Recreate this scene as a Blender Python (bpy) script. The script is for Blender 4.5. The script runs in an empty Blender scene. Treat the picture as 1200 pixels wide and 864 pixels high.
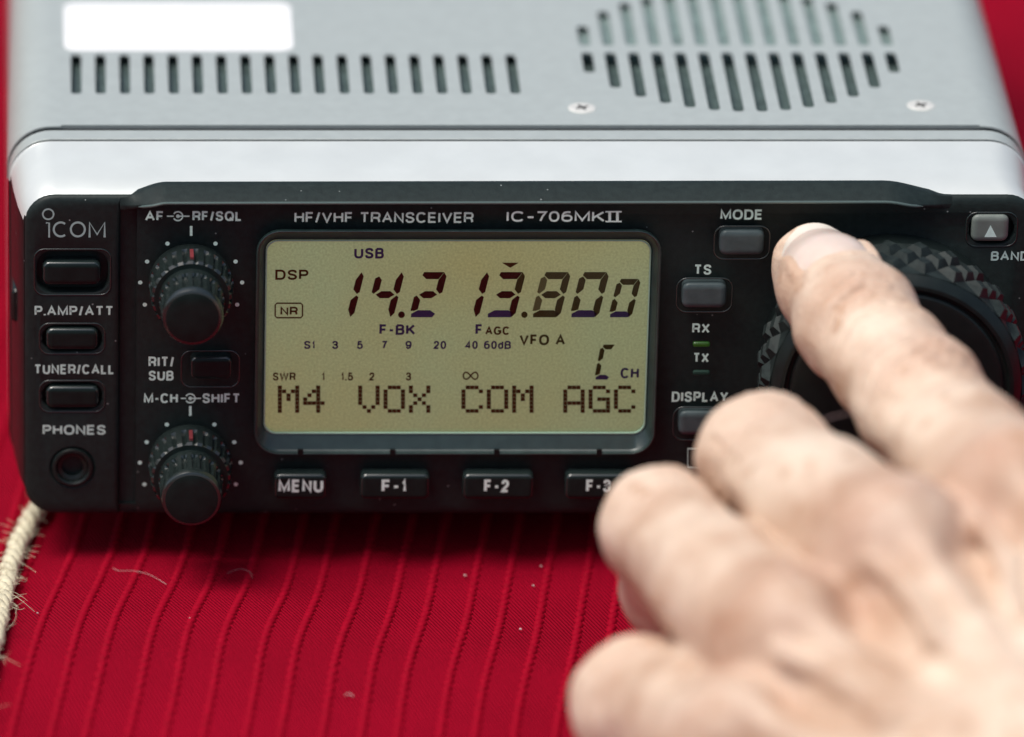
import bpy, bmesh, math, random
import numpy as np
from mathutils import Vector, Matrix

random.seed(7)
sc = bpy.context.scene
COL = sc.collection
S = 0.001                      # everything below is measured in millimetres
R = math.radians

# ------------------------------------------------------------------ camera
PITCH = R(24.4)
FPX, PCX, PCY, DIST = 9090.0, 60.0, 432.0, 1271.0      # focal length and optical axis in 1200-wide picture units
FWD = np.array([0, math.cos(PITCH), -math.sin(PITCH)])
UP = np.array([0, math.sin(PITCH), math.cos(PITCH)])
RIGHT = np.array([1.0, 0, 0])
AIM = np.array([7.0, 0.0, 35.1])
CAM = AIM - DIST * FWD
cd = bpy.data.cameras.new('camera')
cam = bpy.data.objects.new('camera', cd)
COL.objects.link(cam)
cam.location = Vector(CAM * S)
cam.rotation_euler = (R(90) - PITCH, 0, 0)
cd.sensor_width = 36.0
cd.lens = 36.0 * FPX / 1200.0
cd.shift_x = (600.0 - PCX) / 1200.0
cd.clip_start, cd.clip_end = 0.05, 50.0
cd.dof.use_dof = True
cd.dof.focus_distance = 1262.0 * S
cd.dof.aperture_fstop = 7.8
cd.dof.aperture_blades = 0
sc.camera = cam

# ------------------------------------------------------------------ sky, sun, exposure
SUN_EL, SUN_AZ = R(67), R(-112)         # azimuth from +y (behind the radio) towards +x
w = bpy.data.worlds.new('World')
sc.world = w
w.use_nodes = True
nt = w.node_tree
bg = nt.nodes['Background']
sky = nt.nodes.new('ShaderNodeTexSky')
sky.sky_type = 'NISHITA'
sky.sun_disc = False
sky.sun_elevation = SUN_EL
sky.sun_rotation = SUN_AZ
sky.air_density, sky.dust_density, sky.ozone_density = 1.0, 4.0, 1.0
nt.links.new(sky.outputs[0], bg.inputs[0])
bg.inputs[1].default_value = 0.11
sl = bpy.data.lights.new('sun', 'SUN')
sun = bpy.data.objects.new('sun', sl)
COL.objects.link(sun)
sl.energy = 2.9
sl.angle = R(32)
sl.color = (1.0, 0.96, 0.9)
sdir = Vector((math.sin(SUN_AZ) * math.cos(SUN_EL), math.cos(SUN_AZ) * math.cos(SUN_EL), math.sin(SUN_EL)))
sun.rotation_euler = sdir.to_track_quat('Z', 'Y').to_euler()
sun.location = sdir * 2
sc.view_settings.view_transform = 'Standard'
sc.view_settings.look = 'None'
sc.view_settings.exposure = 0.0
sc.view_settings.gamma = 1.0
sc.render.engine = 'CYCLES'
sc.cycles.use_denoising = True
sc.cycles.max_bounces = 8

# ------------------------------------------------------------------ picture -> place helpers
def ray(px, py):
    return FWD + (px - PCX) / FPX * RIGHT + (PCY - py) / FPX * UP

def at(px, py, Y=0.0):                 # point of the plane y = Y seen at a picture position
    r = ray(px, py)
    return CAM + r * ((Y - CAM[1]) / r[1])

def atz(px, py, Z):                    # same on the level plane z = Z
    r = ray(px, py)
    return CAM + r * ((Z - CAM[2]) / r[2])

def atd(px, py, t):                    # same at t millimetres in front of the face, along the view
    return CAM + ray(px, py) * (DIST - t)

# ------------------------------------------------------------------ materials
def mat(name, color, rough=0.5, metal=0.0, spec=0.5, noise=0.0, nscale=200.0, bump=0.0, bscale=3000.0, coat=0.0,
        emit=None, emit_s=0.0, sheen=0.0):
    m = bpy.data.materials.new(name)
    m.use_nodes = True
    t = m.node_tree
    b = t.nodes['Principled BSDF']
    b.inputs['Base Color'].default_value = (*color, 1)
    b.inputs['Roughness'].default_value = rough
    b.inputs['Metallic'].default_value = metal
    b.inputs['Specular IOR Level'].default_value = spec
    b.inputs['Coat Weight'].default_value = coat
    b.inputs['Sheen Weight'].default_value = sheen
    tc = t.nodes.new('ShaderNodeTexCoord')
    if noise:
        n = t.nodes.new('ShaderNodeTexNoise')
        n.inputs['Scale'].default_value = nscale
        n.inputs['Detail'].default_value = 6
        t.links.new(tc.outputs['Object'], n.inputs['Vector'])
        mr = t.nodes.new('ShaderNodeMapRange')
        mr.inputs['From Min'].default_value, mr.inputs['From Max'].default_value = 0.25, 0.75
        mr.inputs['To Min'].default_value, mr.inputs['To Max'].default_value = 1 - noise, 1 + noise
        t.links.new(n.outputs['Fac'], mr.inputs['Value'])
        hs = t.nodes.new('ShaderNodeHueSaturation')
        hs.inputs['Color'].default_value = (*color, 1)
        t.links.new(mr.outputs[0], hs.inputs['Value'])
        t.links.new(hs.outputs[0], b.inputs['Base Color'])
        mr2 = t.nodes.new('ShaderNodeMapRange')
        mr2.inputs['To Min'].default_value, mr2.inputs['To Max'].default_value = rough - noise * .3, rough + noise * .3
        t.links.new(n.outputs['Fac'], mr2.inputs['Value'])
        t.links.new(mr2.outputs[0], b.inputs['Roughness'])
    if bump:
        n2 = t.nodes.new('ShaderNodeTexNoise')
        n2.inputs['Scale'].default_value = bscale
        n2.inputs['Detail'].default_value = 3
        t.links.new(tc.outputs['Object'], n2.inputs['Vector'])
        bp = t.nodes.new('ShaderNodeBump')
        bp.inputs['Strength'].default_value = bump
        bp.inputs['Distance'].default_value = 0.0001
        t.links.new(n2.outputs['Fac'], bp.inputs['Height'])
        t.links.new(bp.outputs[0], b.inputs['Normal'])
    if emit:
        b.inputs['Emission Color'].default_value = (*emit, 1)
        b.inputs['Emission Strength'].default_value = emit_s
    return m

M_BLACK = mat('black_textured_plastic', (.0122, .0208, .0198), .50, spec=.26, noise=.25, nscale=900, bump=.35, bscale=2600)
M_BLACK2 = mat('black_smooth_plastic', (.009, .0145, .014), .36, spec=.32, noise=.2, nscale=400, bump=.08, bscale=1800)
M_PIT = mat('black_recess_shade', (.006, .006, .006), .6, spec=.2)  # near-black standing in for shade in seams, screw crosses and notches
M_BUTTON = mat('charcoal_button_rubber', (.0095, .017, .016), .24, spec=.16, noise=.2, nscale=500, bump=.15, bscale=2000)
M_BUTTON2 = mat('grey_button_rubber', (.060, .086, .090), .42, spec=.35, noise=.2, nscale=500, bump=.15, bscale=2000)
M_BUTTON3 = mat('pale_grey_button', (.17, .20, .18), .45, spec=.4, noise=.15, nscale=500, bump=.1, bscale=2000)
M_RUBBER = mat('black_grip_rubber', (.0210, .0290, .0285), .46, spec=.12, noise=.35, nscale=700, bump=.3, bscale=1500)
M_SILVER = mat('silver_painted_bezel', (.69, .735, .715), .36, metal=.25, noise=.05, nscale=120, bump=.15, bscale=2500)
M_COVER = mat('grey_painted_steel', (.50, .55, .525), .40, metal=.3, noise=.05, nscale=420, bump=.5, bscale=2100)
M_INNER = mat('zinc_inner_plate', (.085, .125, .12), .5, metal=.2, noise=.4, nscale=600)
M_STICK = mat('white_paper_sticker', (.86, .87, .87), .5, noise=.02, nscale=300)
M_STEEL = mat('bright_screw_steel', (.74, .74, .69), .34, metal=.2, noise=.1, nscale=900)
M_INK = mat('pale_grey_print', (.58, .80, .72), .5, noise=.12, nscale=1500)
M_INKW = mat('white_print', (.74, .95, .87), .5, noise=.1, nscale=1500)
M_REDMARK = mat('red_pointer_paint', (.19, .030, .036), .45, noise=.1, nscale=900)
M_GREENLED = mat('green_indicator_lens', (.02, .075, .012), .3, emit=(.12, .5, .04), emit_s=.035)
M_DARKLED = mat('dark_indicator_lens', (.018, .045, .035), .55, spec=.15)
M_SEG_M = mat('display_segment_maroon', (.068, .014, .012), .6, spec=.1)
M_SEG_V = mat('display_segment_violet', (.075, .052, .185), .6, spec=.1)
M_SEG_O = mat('display_segment_olive', (.082, .066, .022), .6, spec=.1)
M_SEG_G = mat('display_segment_faint', (.20, .19, .085), .6, spec=.1)
M_SEG_B = mat('display_segment_brown', (.095, .036, .012), .6, spec=.1)
M_KNOB = mat('black_glossy_knob', (.013, .020, .019), .24, spec=1.0, noise=.1, nscale=700)
M_CAPEDGE = mat('glossy_cap_edge', (.016, .026, .025), .22, spec=1.0)
M_FOOT = mat('black_foot_rubber', (.01, .01, .01), .7)

def add_dust(m, scale, thr):
    t = m.node_tree
    b = t.nodes['Principled BSDF']
    tc = t.nodes['Texture Coordinate']
    v = t.nodes.new('ShaderNodeTexVoronoi')
    v.inputs['Scale'].default_value = scale
    t.links.new(tc.outputs['Object'], v.inputs['Vector'])
    lt = t.nodes.new('ShaderNodeMath'); lt.operation = 'LESS_THAN'; lt.inputs[1].default_value = .11
    t.links.new(v.outputs['Distance'], lt.inputs[0])
    sp = t.nodes.new('ShaderNodeSeparateColor')
    t.links.new(v.outputs['Color'], sp.inputs[0])
    gt = t.nodes.new('ShaderNodeMath'); gt.operation = 'GREATER_THAN'; gt.inputs[1].default_value = thr
    t.links.new(sp.outputs[0], gt.inputs[0])
    ml = t.nodes.new('ShaderNodeMath'); ml.operation = 'MULTIPLY'
    t.links.new(lt.outputs[0], ml.inputs[0]); t.links.new(gt.outputs[0], ml.inputs[1])
    m3 = t.nodes.new('ShaderNodeMath'); m3.operation = 'MULTIPLY'; m3.inputs[1].default_value = .5
    t.links.new(ml.outputs[0], m3.inputs[0])
    mx = t.nodes.new('ShaderNodeMix'); mx.data_type = 'RGBA'
    src = b.inputs['Base Color'].links[0].from_socket
    t.links.new(m3.outputs[0], mx.inputs['Factor']); t.links.new(src, mx.inputs['A'])
    mx.inputs['B'].default_value = (.45, .5, .48, 1)
    t.links.new(mx.outputs['Result'], b.inputs['Base Color'])
add_dust(M_BLACK, 800, .93)
add_dust(M_BLACK2, 800, .95)

def lcd_material():
    m = mat('display_background_film', (.40, .39, .19), .55, spec=.15)
    t = m.node_tree
    b = t.nodes['Principled BSDF']
    tc = t.nodes['Texture Coordinate']
    n = t.nodes.new('ShaderNodeTexNoise')
    n.inputs['Scale'].default_value, n.inputs['Detail'].default_value = 26, 3
    n3 = t.nodes.new('ShaderNodeTexNoise')
    n3.inputs['Scale'].default_value, n3.inputs['Detail'].default_value = 2600, 2
    for k in (n, n3):
        t.links.new(tc.outputs['Object'], k.inputs['Vector'])
    cr = t.nodes.new('ShaderNodeValToRGB')
    cr.color_ramp.elements[0].position, cr.color_ramp.elements[1].position = .3, .72
    cr.color_ramp.elements[0].color = (.41, .395, .19, 1)
    cr.color_ramp.elements[1].color = (.375, .45, .27, 1)
    t.links.new(n.outputs['Fac'], cr.inputs['Fac'])
    mr = t.nodes.new('ShaderNodeMapRange')
    mr.inputs['To Min'].default_value, mr.inputs['To Max'].default_value = .70, 1.30
    t.links.new(n3.outputs['Fac'], mr.inputs['Value'])
    hs = t.nodes.new('ShaderNodeHueSaturation')
    t.links.new(cr.outputs[0], hs.inputs['Color'])
    t.links.new(mr.outputs[0], hs.inputs['Value'])
    t.links.new(hs.outputs[0], b.inputs['Base Color'])
    t.links.new(hs.outputs[0], b.inputs['Emission Color'])
    b.inputs['Emission Strength'].default_value = 0.36
    return m
M_LCD = lcd_material()

def clear_material(name, tint, gloss):
    m = bpy.data.materials.new(name)
    m.use_nodes = True
    t = m.node_tree
    t.nodes.clear()
    o = t.nodes.new('ShaderNodeOutputMaterial')
    mx = t.nodes.new('ShaderNodeMixShader')
    tr = t.nodes.new('ShaderNodeBsdfTransparent')
    gl = t.nodes.new('ShaderNodeBsdfGlossy')
    tr.inputs[0].default_value = (*tint, 1)
    gl.inputs['Roughness'].default_value = .12
    fr = t.nodes.new('ShaderNodeFresnel')
    fr.inputs[0].default_value = gloss
    t.links.new(fr.outputs[0], mx.inputs[0])
    t.links.new(tr.outputs[0], mx.inputs[1])
    t.links.new(gl.outputs[0], mx.inputs[2])
    t.links.new(mx.outputs[0], o.inputs[0])
    return m
M_PANE = clear_material('clear_display_pane', (.97, .98, .96), 1.35)
M_RIM = mat('pale_green_pane_edge', (.34, .55, .42), .2, spec=.9)  # pale green paints in the glint along the pane's edge

# ------------------------------------------------------------------ mesh helpers
class MB:
    def __init__(self):
        self.v, self.f, self.mi = [], [], []
    def add(self, verts, faces, mi=0):
        o = len(self.v)
        self.v += [tuple(p) for p in verts]
        for f in faces:
            self.f.append([i + o for i in f])
            self.mi.append(mi)
    def rings(self, rings, closed=True, cap0=True, cap1=True, mi=0):
        n = len(rings[0])
        vs = [p for r_ in rings for p in r_]
        fs = []
        for i in range(len(rings) - 1):
            for j in range(n if closed else n - 1):
                k = (j + 1) % n
                fs.append([i * n + j, i * n + k, (i + 1) * n + k, (i + 1) * n + j])
        if cap0: fs.append(list(range(n))[::-1])
        if cap1: fs.append([(len(rings) - 1) * n + j for j in range(n)])
        self.add(vs, fs, mi)
    def tube(self, path, rad, n=10, caps=True, mi=0):
        P = [np.array(p, float) for p in path]
        rs = rad if hasattr(rad, '__len__') else [rad] * len(P)
        rings = []
        up = np.array([.13, .21, .97])
        for i, p in enumerate(P):
            d = P[min(i + 1, len(P) - 1)] - P[max(i - 1, 0)]
            d = d / (np.linalg.norm(d) + 1e-9)
            a = np.cross(d, up); a /= np.linalg.norm(a) + 1e-9
            b = np.cross(d, a)
            rings.append([p + rs[i] * (math.cos(2 * math.pi * k / n) * a + math.sin(2 * math.pi * k / n) * b) for k in range(n)])
        self.rings(rings, True, caps, caps, mi)
    def lathe(self, c, prof, n=48, cap0=True, cap1=True, mi=0):        # axis along -y; prof = (radius, y)
        rings = [[(c[0] + r_ * math.cos(2 * math.pi * k / n), y, c[2] + r_ * math.sin(2 * math.pi * k / n)) for k in range(n)] for r_, y in prof]
        self.rings(rings, True, cap0, cap1, mi)
    def build(self, name, mats, parent=None, angle=35, loc=None, recalc=True, smooth=True):
        me = bpy.data.meshes.new(name)
        org = np.array(loc if loc is not None else (ORG.get(parent.name, (0, 0, 0)) if parent else (0, 0, 0)), float)
        base = org if loc is not None or parent else np.zeros(3)
        me.from_pydata([tuple((np.array(p) - base) * S) for p in self.v], [], self.f)
        for m in (mats if isinstance(mats, (list, tuple)) else [mats]):
            me.materials.append(m)
        me.polygons.foreach_set('material_index', self.mi)
        if recalc:
            bm = bmesh.new(); bm.from_mesh(me)
            bmesh.ops.recalc_face_normals(bm, faces=bm.faces)
            bm.to_mesh(me); bm.free()
        if smooth:
            me.polygons.foreach_set('use_smooth', [True] * len(me.polygons))
            me.set_sharp_from_angle(angle=R(angle))
        o = bpy.data.objects.new(name, me)
        COL.objects.link(o)
        if parent is not None:
            o.parent = parent
            ORG[o.name] = tuple(base)
            if loc is not None:
                o.location = Vector((org - np.array(ORG.get(parent.name, (0, 0, 0)))) * S)
        else:
            o.location = Vector(base * S)
            ORG[o.name] = tuple(base)
        return o
ORG = {}

def thing(name, label, cat, loc, group=None):
    o = bpy.data.objects.new(name, None)
    COL.objects.link(o)
    o.empty_display_size = .01
    o.location = Vector(np.array(loc) * S)
    ORG[o.name] = tuple(loc)
    tag(o, label, cat, group)
    return o

def tag(o, label=None, cat=None, group=None, kind=None):
    for k, v_ in (('label', label), ('category', cat), ('group', group), ('kind', kind)):
        if v_: o[k] = v_
    return o

def boolean_cut(o, cutters):
    mb = MB()
    for c in cutters:
        mb.add(c.v, c.f)
    co = mb.build('cutter', M_PIT, None, loc=ORG[o.name] if o.parent else None)
    co.matrix_world = Matrix.Translation(Vector(np.array(ORG[o.name]) * S))
    bpy.context.view_layer.update()
    md = o.modifiers.new('cut', 'BOOLEAN')
    md.operation, md.solver, md.object = 'DIFFERENCE', 'EXACT', co
    dg = bpy.context.evaluated_depsgraph_get()
    me = bpy.data.meshes.new_from_object(o.evaluated_get(dg), preserve_all_data_layers=True, depsgraph=dg)
    o.modifiers.clear()
    o.data = me
    me.polygons.foreach_set('use_smooth', [True] * len(me.polygons))
    me.set_sharp_from_angle(angle=R(28))
    cm = co.data
    bpy.data.objects.remove(co); bpy.data.meshes.remove(cm)

def rrect(x0, z0, x1, z1, r, n=6):      # counter-clockwise seen from the front, as (x, z)
    pts = []
    r = min(r, (x1 - x0) / 2 - 1e-3, (z1 - z0) / 2 - 1e-3)
    for cx, cz, a0 in ((x1 - r, z0 + r, -90), (x1 - r, z1 - r, 0), (x0 + r, z1 - r, 90), (x0 + r, z0 + r, 180)):
        for k in range(n + 1):
            a = R(a0 + 90 * k / n)
            pts.append((cx + r * math.cos(a), cz + r * math.sin(a)))
    return pts

def prect(px0, py0, px1, py1, Y, r, n=6):           # rounded rectangle from picture bounds on the plane y = Y
    a = at(px0, py1, Y); b = at(px1, py0, Y)
    return rrect(a[0], a[2], b[0], b[2], r, n)

def inset(pts, d, closed=True):
    P = np.array(pts, float)
    out = []
    n = len(P)
    for i in range(n):
        a = P[(i - 1) % n] if closed or i > 0 else P[i]
        b = P[(i + 1) % n] if closed or i < n - 1 else P[i]
        t0 = P[i] - a if np.any(P[i] != a) else b - P[i]
        t1 = b - P[i] if np.any(P[i] != b) else P[i] - a
        t0 = t0 / (np.linalg.norm(t0) + 1e-9); t1 = t1 / (np.linalg.norm(t1) + 1e-9)
        n0 = np.array([-t0[1], t0[0]]); n1 = np.array([-t1[1], t1[0]])
        m = n0 + n1
        m = m / max(np.dot(m, n0), .35)
        out.append(tuple(P[i] + d * m))
    return out

def ring(pts, y):
    return [(p[0], y, p[1]) for p in pts]

def plate(mb, pts, prof, cap0=True, cap1=True, mi=0):   # prof = (inset, y) from back to front
    mb.rings([ring(inset(pts, d) if d else pts, y) for d, y in prof], True, cap0, cap1, mi)

def smoothstep(a, b, x):
    t = min(max((x - a) / (b - a), 0), 1)
    return t * t * (3 - 2 * t)

# ------------------------------------------------------------------ a plain grotesque stroke alphabet for the printing
def _el(x0, y0, x1, y1, a0, a1, n=18, e=2.35):       # piece of a squarish ellipse
    out = []
    for k in range(n + 1):
        a = R(a0 + (a1 - a0) * k / n)
        c_, s_ = math.cos(a), math.sin(a)
        out.append(((x0 + x1) / 2 + (x1 - x0) / 2 * math.copysign(abs(c_) ** (2 / e), c_), (y0 + y1) / 2 + (y1 - y0) / 2 * math.copysign(abs(s_) ** (2 / e), s_)))
    return out
def _sp(pts, n=5):                                   # smooth curve through points
    P = [np.array(p, float) for p in pts]
    P = [2 * P[0] - P[1]] + P + [2 * P[-1] - P[-2]]
    out = []
    for i in range(1, len(P) - 2):
        for k in range(n):
            t = k / n
            out.append(tuple(.5 * (2 * P[i] + (P[i + 1] - P[i - 1]) * t + (2 * P[i - 1] - 5 * P[i] + 4 * P[i + 1] - P[i + 2]) * t * t + (3 * P[i] - P[i - 1] - 3 * P[i + 1] + P[i + 2]) * t ** 3)))
    return out + [tuple(P[-2])]
_S = _sp([(.96, .74), (.84, .94), (.5, 1), (.16, .93), (.05, .75), (.2, .58), (.5, .51), (.8, .43), (.97, .25), (.84, .06), (.5, 0), (.15, .06), (.02, .27)])
_3 = _sp([(.04, .76), (.16, .95), (.48, 1), (.82, .93), (.92, .76), (.8, .58), (.42, .53)])[:-1] + _sp([(.42, .53), (.82, .47), (.98, .27), (.84, .06), (.48, 0), (.13, .07), (0, .27)])
_2 = _sp([(.04, .70), (.1, .88), (.28, .98), (.5, 1), (.8, .94), (.95, .74), (.84, .52), (.5, .33), (.16, .14)]) + [(.02, 0), (1, 0)]
_5 = [(.9, 1), (.2, 1), (.08, .47)] + _sp([(.08, .47), (.26, .60), (.52, .645), (.84, .56), (.98, .32), (.84, .07), (.48, 0), (.14, .06), (0, .24)])[1:]
_P = [(0, 0), (0, 1), (.55, 1)] + _el(.2, .46, 1, 1, 88, -88, 14) + [(.5, .46), (0, .46)]
GL = {  # letter: (width, strokes)
    'A': (.92, [[(0, 0), (.5, 1), (1, 0)], [(.17, .34), (.83, .34)]]),
    'B': (.80, [[(0, 1), (.55, 1)] + _el(.2, .53, .94, 1, 85, -85, 12) + [(.5, .53), (0, .53)], [(.5, .53)] + _el(.2, 0, 1, .53, 85, -85, 12) + [(.5, 0), (0, 0), (0, 1)]]),
    'C': (.90, [_el(0, 0, 1, 1, 38, 322, 26)]),
    'D': (.86, [[(.45, 0), (0, 0), (0, 1), (.45, 1)] + _el(0, 0, 1, 1, 84, -84, 22) + [(.44, 0)]]),
    'E': (.74, [[(1, 0), (0, 0), (0, 1), (1, 1)], [(0, .52), (.92, .52)]]),
    'F': (.70, [[(0, 0), (0, 1), (1, 1)], [(0, .50), (.9, .50)]]),
    'G': (.94, [_el(0, 0, 1, 1, 40, 350, 28)[:-1] + [(1, .28), (1, .46), (.55, .46)]]),
    'H': (.84, [[(0, 0), (0, 1)], [(1, 0), (1, 1)], [(0, .53), (1, .53)]]),
    'I': (.20, [[(.5, 0), (.5, 1)]]),
    'K': (.86, [[(0, 0), (0, 1)], [(.95, 1), (0, .34)], [(.34, .57), (1, 0)]]),
    'L': (.68, [[(0, 1), (0, 0), (1, 0)]]),
    'M': (1.02, [[(0, 0), (0, 1), (.5, .08), (1, 1), (1, 0)]]),
    'N': (.84, [[(0, 0), (0, 1), (1, 0), (1, 1)]]),
    'O': (.96, [_el(0, 0, 1, 1, 0, 360, 34)]),
    'P': (.78, [_P]),
    'Q': (.96, [_el(0, 0, 1, 1, 0, 360, 34), [(.58, .3), (1.02, -.05)]]),
    'R': (.84, [_P, [(.55, .46), (.78, .42), (.92, .28), (.94, .1), (1, 0)]]),
    'S': (.82, [_S]),
    'T': (.82, [[(0, 1), (1, 1)], [(.5, 0), (.5, 1)]]),
    'U': (.84, [[(0, 1), (0, .4)] + _el(0, 0, 1, .72, 184, 356, 18) + [(1, .4), (1, 1)]]),
    'V': (.90, [[(0, 1), (.5, 0), (1, 1)]]),
    'W': (1.25, [[(0, 1), (.24, 0), (.5, 1), (.76, 0), (1, 1)]]),
    'X': (.88, [[(0, 0), (1, 1)], [(0, 1), (1, 0)]]),
    'Y': (.88, [[(0, 1), (.5, .42), (1, 1)], [(.5, .42), (.5, 0)]]),
    '0': (.70, [_el(0, 0, 1, 1, 0, 360, 30)]),
    '1': (.42, [[(0, .74), (.45, .80), (.72, 1), (.72, 0)]]),
    '2': (.70, [_2]), '3': (.72, [_3]),
    '4': (.74, [[(.74, 0), (.74, 1), (0, .26), (1, .26)]]),
    '5': (.72, [_5]),
    '6': (.74, [[(.88, 1), (.55, 1)] + _sp([(.55, 1), (.22, .93), (.03, .68), (0, .30)])[1:], _el(0, 0, 1, .62, 180, 540, 26)]),
    '7': (.70, [[(0, 1), (1, 1), (.62, .52), (.36, 0)]]),
    '9': (.72, [_sp([(.07, .22), (.22, .05), (.5, 0), (.84, .14), (.98, .5), (.98, .68)]), _el(0, .38, .98, 1, 0, 360, 26)]),
    'd': (.66, [_el(0, 0, 1, .70, 0, 360, 26), [(1, 0), (1, 1)]]),
    '-': (.50, [[(-.05, .42), (1.05, .42)]]), '.': (.16, [[(.5, -.08), (.5, .10)]]), '/': (.44, [[(0, -.06), (1, 1.06)]]), ' ': (.34, []),
}
def lettering(parent, s, px0, px1, py0, py1, Y, m, weight=.15, gap=.14, name='lettering', h=.03):
    """printed text fitted to its picture bounds (cap height py0..py1) on the plane y = Y"""
    a = at(px0, py1, Y); b = at(px1, py0, Y)
    H, W = b[2] - a[2], b[0] - a[0]
    sw = weight * H
    wid = sum(GL[c][0] for c in s) + gap * (len(s) - 1)
    k = W / wid
    mb = MB()
    x = a[0]
    lay = 0
    for c in s:
        gw = GL[c][0] * k
        for st in GL[c][1]:
            cw = max(gw - sw, 0)
            P = np.array([(x + sw / 2 + u * cw if cw > 0 else x + gw / 2, a[2] + sw / 2 + v_ * (H - sw)) for u, v_ in st])
            keep = [0] + [i for i in range(1, len(P)) if np.linalg.norm(P[i] - P[i - 1]) > 1e-4]
            P = P[keep]
            n = len(P)
            closed = n > 4 and np.linalg.norm(P[0] - P[-1]) < 1e-3
            if closed: P = P[:-1]; n -= 1
            A, B = [], []
            for i in range(n):
                p0 = P[i - 1] if (closed or i > 0) else P[i]
                p1 = P[(i + 1) % n] if (closed or i < n - 1) else P[i]
                t0 = P[i] - p0; t1 = p1 - P[i]
                if not np.any(t0): t0 = t1
                if not np.any(t1): t1 = t0
                t0 = t0 / np.linalg.norm(t0); t1 = t1 / np.linalg.norm(t1)
                n0 = np.array([-t0[1], t0[0]]); n1 = np.array([-t1[1], t1[0]])
                q = n0 + n1
                q = q / max(np.linalg.norm(q), 1e-6)
                q = q / max(np.dot(q, n0), .52) * sw / 2
                A.append(P[i] - q); B.append(P[i] + q)
            y = Y - h - lay * .004
            lay += 1
            vs = [(p[0], y, min(max(p[1], a[2] - .12 * H), b[2] + .12 * H)) for p in A + B]
            mb.add(vs, [[i, (i + 1) % n, n + (i + 1) % n, n + i] for i in range(n if closed else n - 1)])
        x += gw + gap * k
    return mb.build(name, m, parent, recalc=False, smooth=False)

def flat_poly(mb, pts, Y, mi=0):          # pts in picture positions
    mb.add([at(px, py, Y) for px, py in pts], [list(range(len(pts)))], mi)

def stroke(mb, pts, wpx, Y, mi=0):        # polyline of constant width, picture positions
    P = np.array(pts, float)
    for i in range(len(P) - 1):
        d = P[i + 1] - P[i]
        L = np.linalg.norm(d)
        if L < 1e-6: continue
        n = np.array([-d[1], d[0]]) / L * wpx / 2
        flat_poly(mb, [P[i] - n, P[i + 1] - n, P[i + 1] + n, P[i] + n][::-1], Y, mi)

def arc(cx, cy, rx, ry, a0, a1, n=14):
    return [(cx + rx * math.cos(R(a0 + (a1 - a0) * k / n)), cy - ry * math.sin(R(a0 + (a1 - a0) * k / n))) for k in range(n + 1)]

def ribbon(mb, pts, wpx, Y, closed=False):       # mitred stroke as one strip
    P = np.array(pts, float)
    if closed: P = P[:-1]
    n = len(P)
    A, B = [], []
    for i in range(n):
        a = P[i - 1] if (closed or i > 0) else P[i]
        b = P[(i + 1) % n] if (closed or i < n - 1) else P[i]
        d = b - a; d = d / (np.linalg.norm(d) + 1e-9)
        q = np.array([-d[1], d[0]]) * wpx / 2
        A.append(at(*(P[i] - q), Y)); B.append(at(*(P[i] + q), Y))
    fs = [[i, (i + 1) % n, n + (i + 1) % n, n + i] for i in range(n if closed else n - 1)]
    mb.add(A + B, fs)

#RADIO
# ================================================================== the transceiver
ZB = 9.0                                  # underside of the case above the cloth
ZT = 68.4                                 # top of the case
YF, YC = 0.0, -2.5                        # front of the side blocks, front of the raised centre panel
YS1, YS2 = 17.2, 21.6                     # seams across the top
XL, XR = 0.0, 167.6
CT = .32                                  # thickness of the cover sheet
radio = thing('transceiver', 'compact black fronted radio transceiver with silver top case and lit yellow green display', 'radio',
              ((XL + XR) / 2, 0, 0))

# --- chassis: silver strip behind the bezel, sides, bottom
mb = MB()
out = rrect(XL, ZB, XR, ZT, 7.0, 10)
plate(mb, out, [(0.9, 205), (0.0, 204), (0.0, YS2 + 1.5), (1.7, YS2 + 1.45), (1.7, YS2 + .06), (0.12, YS2), (0, YS2 - .12), (0.0, YS1 + .80), (0.10, YS1 + .72), (1.5, YS1 + .68), (1.5, YS1 - .2)])
chassis = mb.build('chassis', M_COVER, radio)
mb2 = MB()                                 # hollow under the vents
mb2.add(*[[(x, y, z) for z in (ZT - 7, ZT + 3) for x, y in ((XL + 5, YS2 + 4), (XR - 5, YS2 + 4), (XR - 5, 196), (XL + 5, 196))],
          [[0, 3, 2, 1], [4, 5, 6, 7], [0, 1, 5, 4], [1, 2, 6, 5], [2, 3, 7, 6], [3, 0, 4, 7]]])
boolean_cut(chassis, [mb2])
FC_Y = atz(864, 57.5, ZT + CT)[1]
# inner plates seen through the slots
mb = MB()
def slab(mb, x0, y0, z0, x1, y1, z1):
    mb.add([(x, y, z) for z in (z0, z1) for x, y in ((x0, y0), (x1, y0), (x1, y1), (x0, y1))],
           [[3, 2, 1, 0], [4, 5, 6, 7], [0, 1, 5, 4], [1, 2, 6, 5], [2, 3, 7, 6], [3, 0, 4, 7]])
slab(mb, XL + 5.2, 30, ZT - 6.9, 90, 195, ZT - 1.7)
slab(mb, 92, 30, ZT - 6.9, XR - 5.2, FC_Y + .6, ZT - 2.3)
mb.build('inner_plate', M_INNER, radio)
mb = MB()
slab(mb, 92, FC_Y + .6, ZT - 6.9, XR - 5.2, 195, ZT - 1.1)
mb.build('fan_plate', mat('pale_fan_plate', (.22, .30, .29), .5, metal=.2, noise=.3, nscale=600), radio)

mb = MB()
for y0, y1, d in ((YS2 + .02, YS2 + 1.44, .35), (YS1 - .3, YS1 + .74, .30)):
    o_, i_ = inset(out, d), inset(out, 2.2)
    mb.rings([ring(i_, y0), ring(o_, y0), ring(o_, y1), ring(i_, y1)], cap0=False, cap1=False)
mb.build('seam_shade', M_PIT, radio)  # black rings added to paint shade into the two seams
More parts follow.
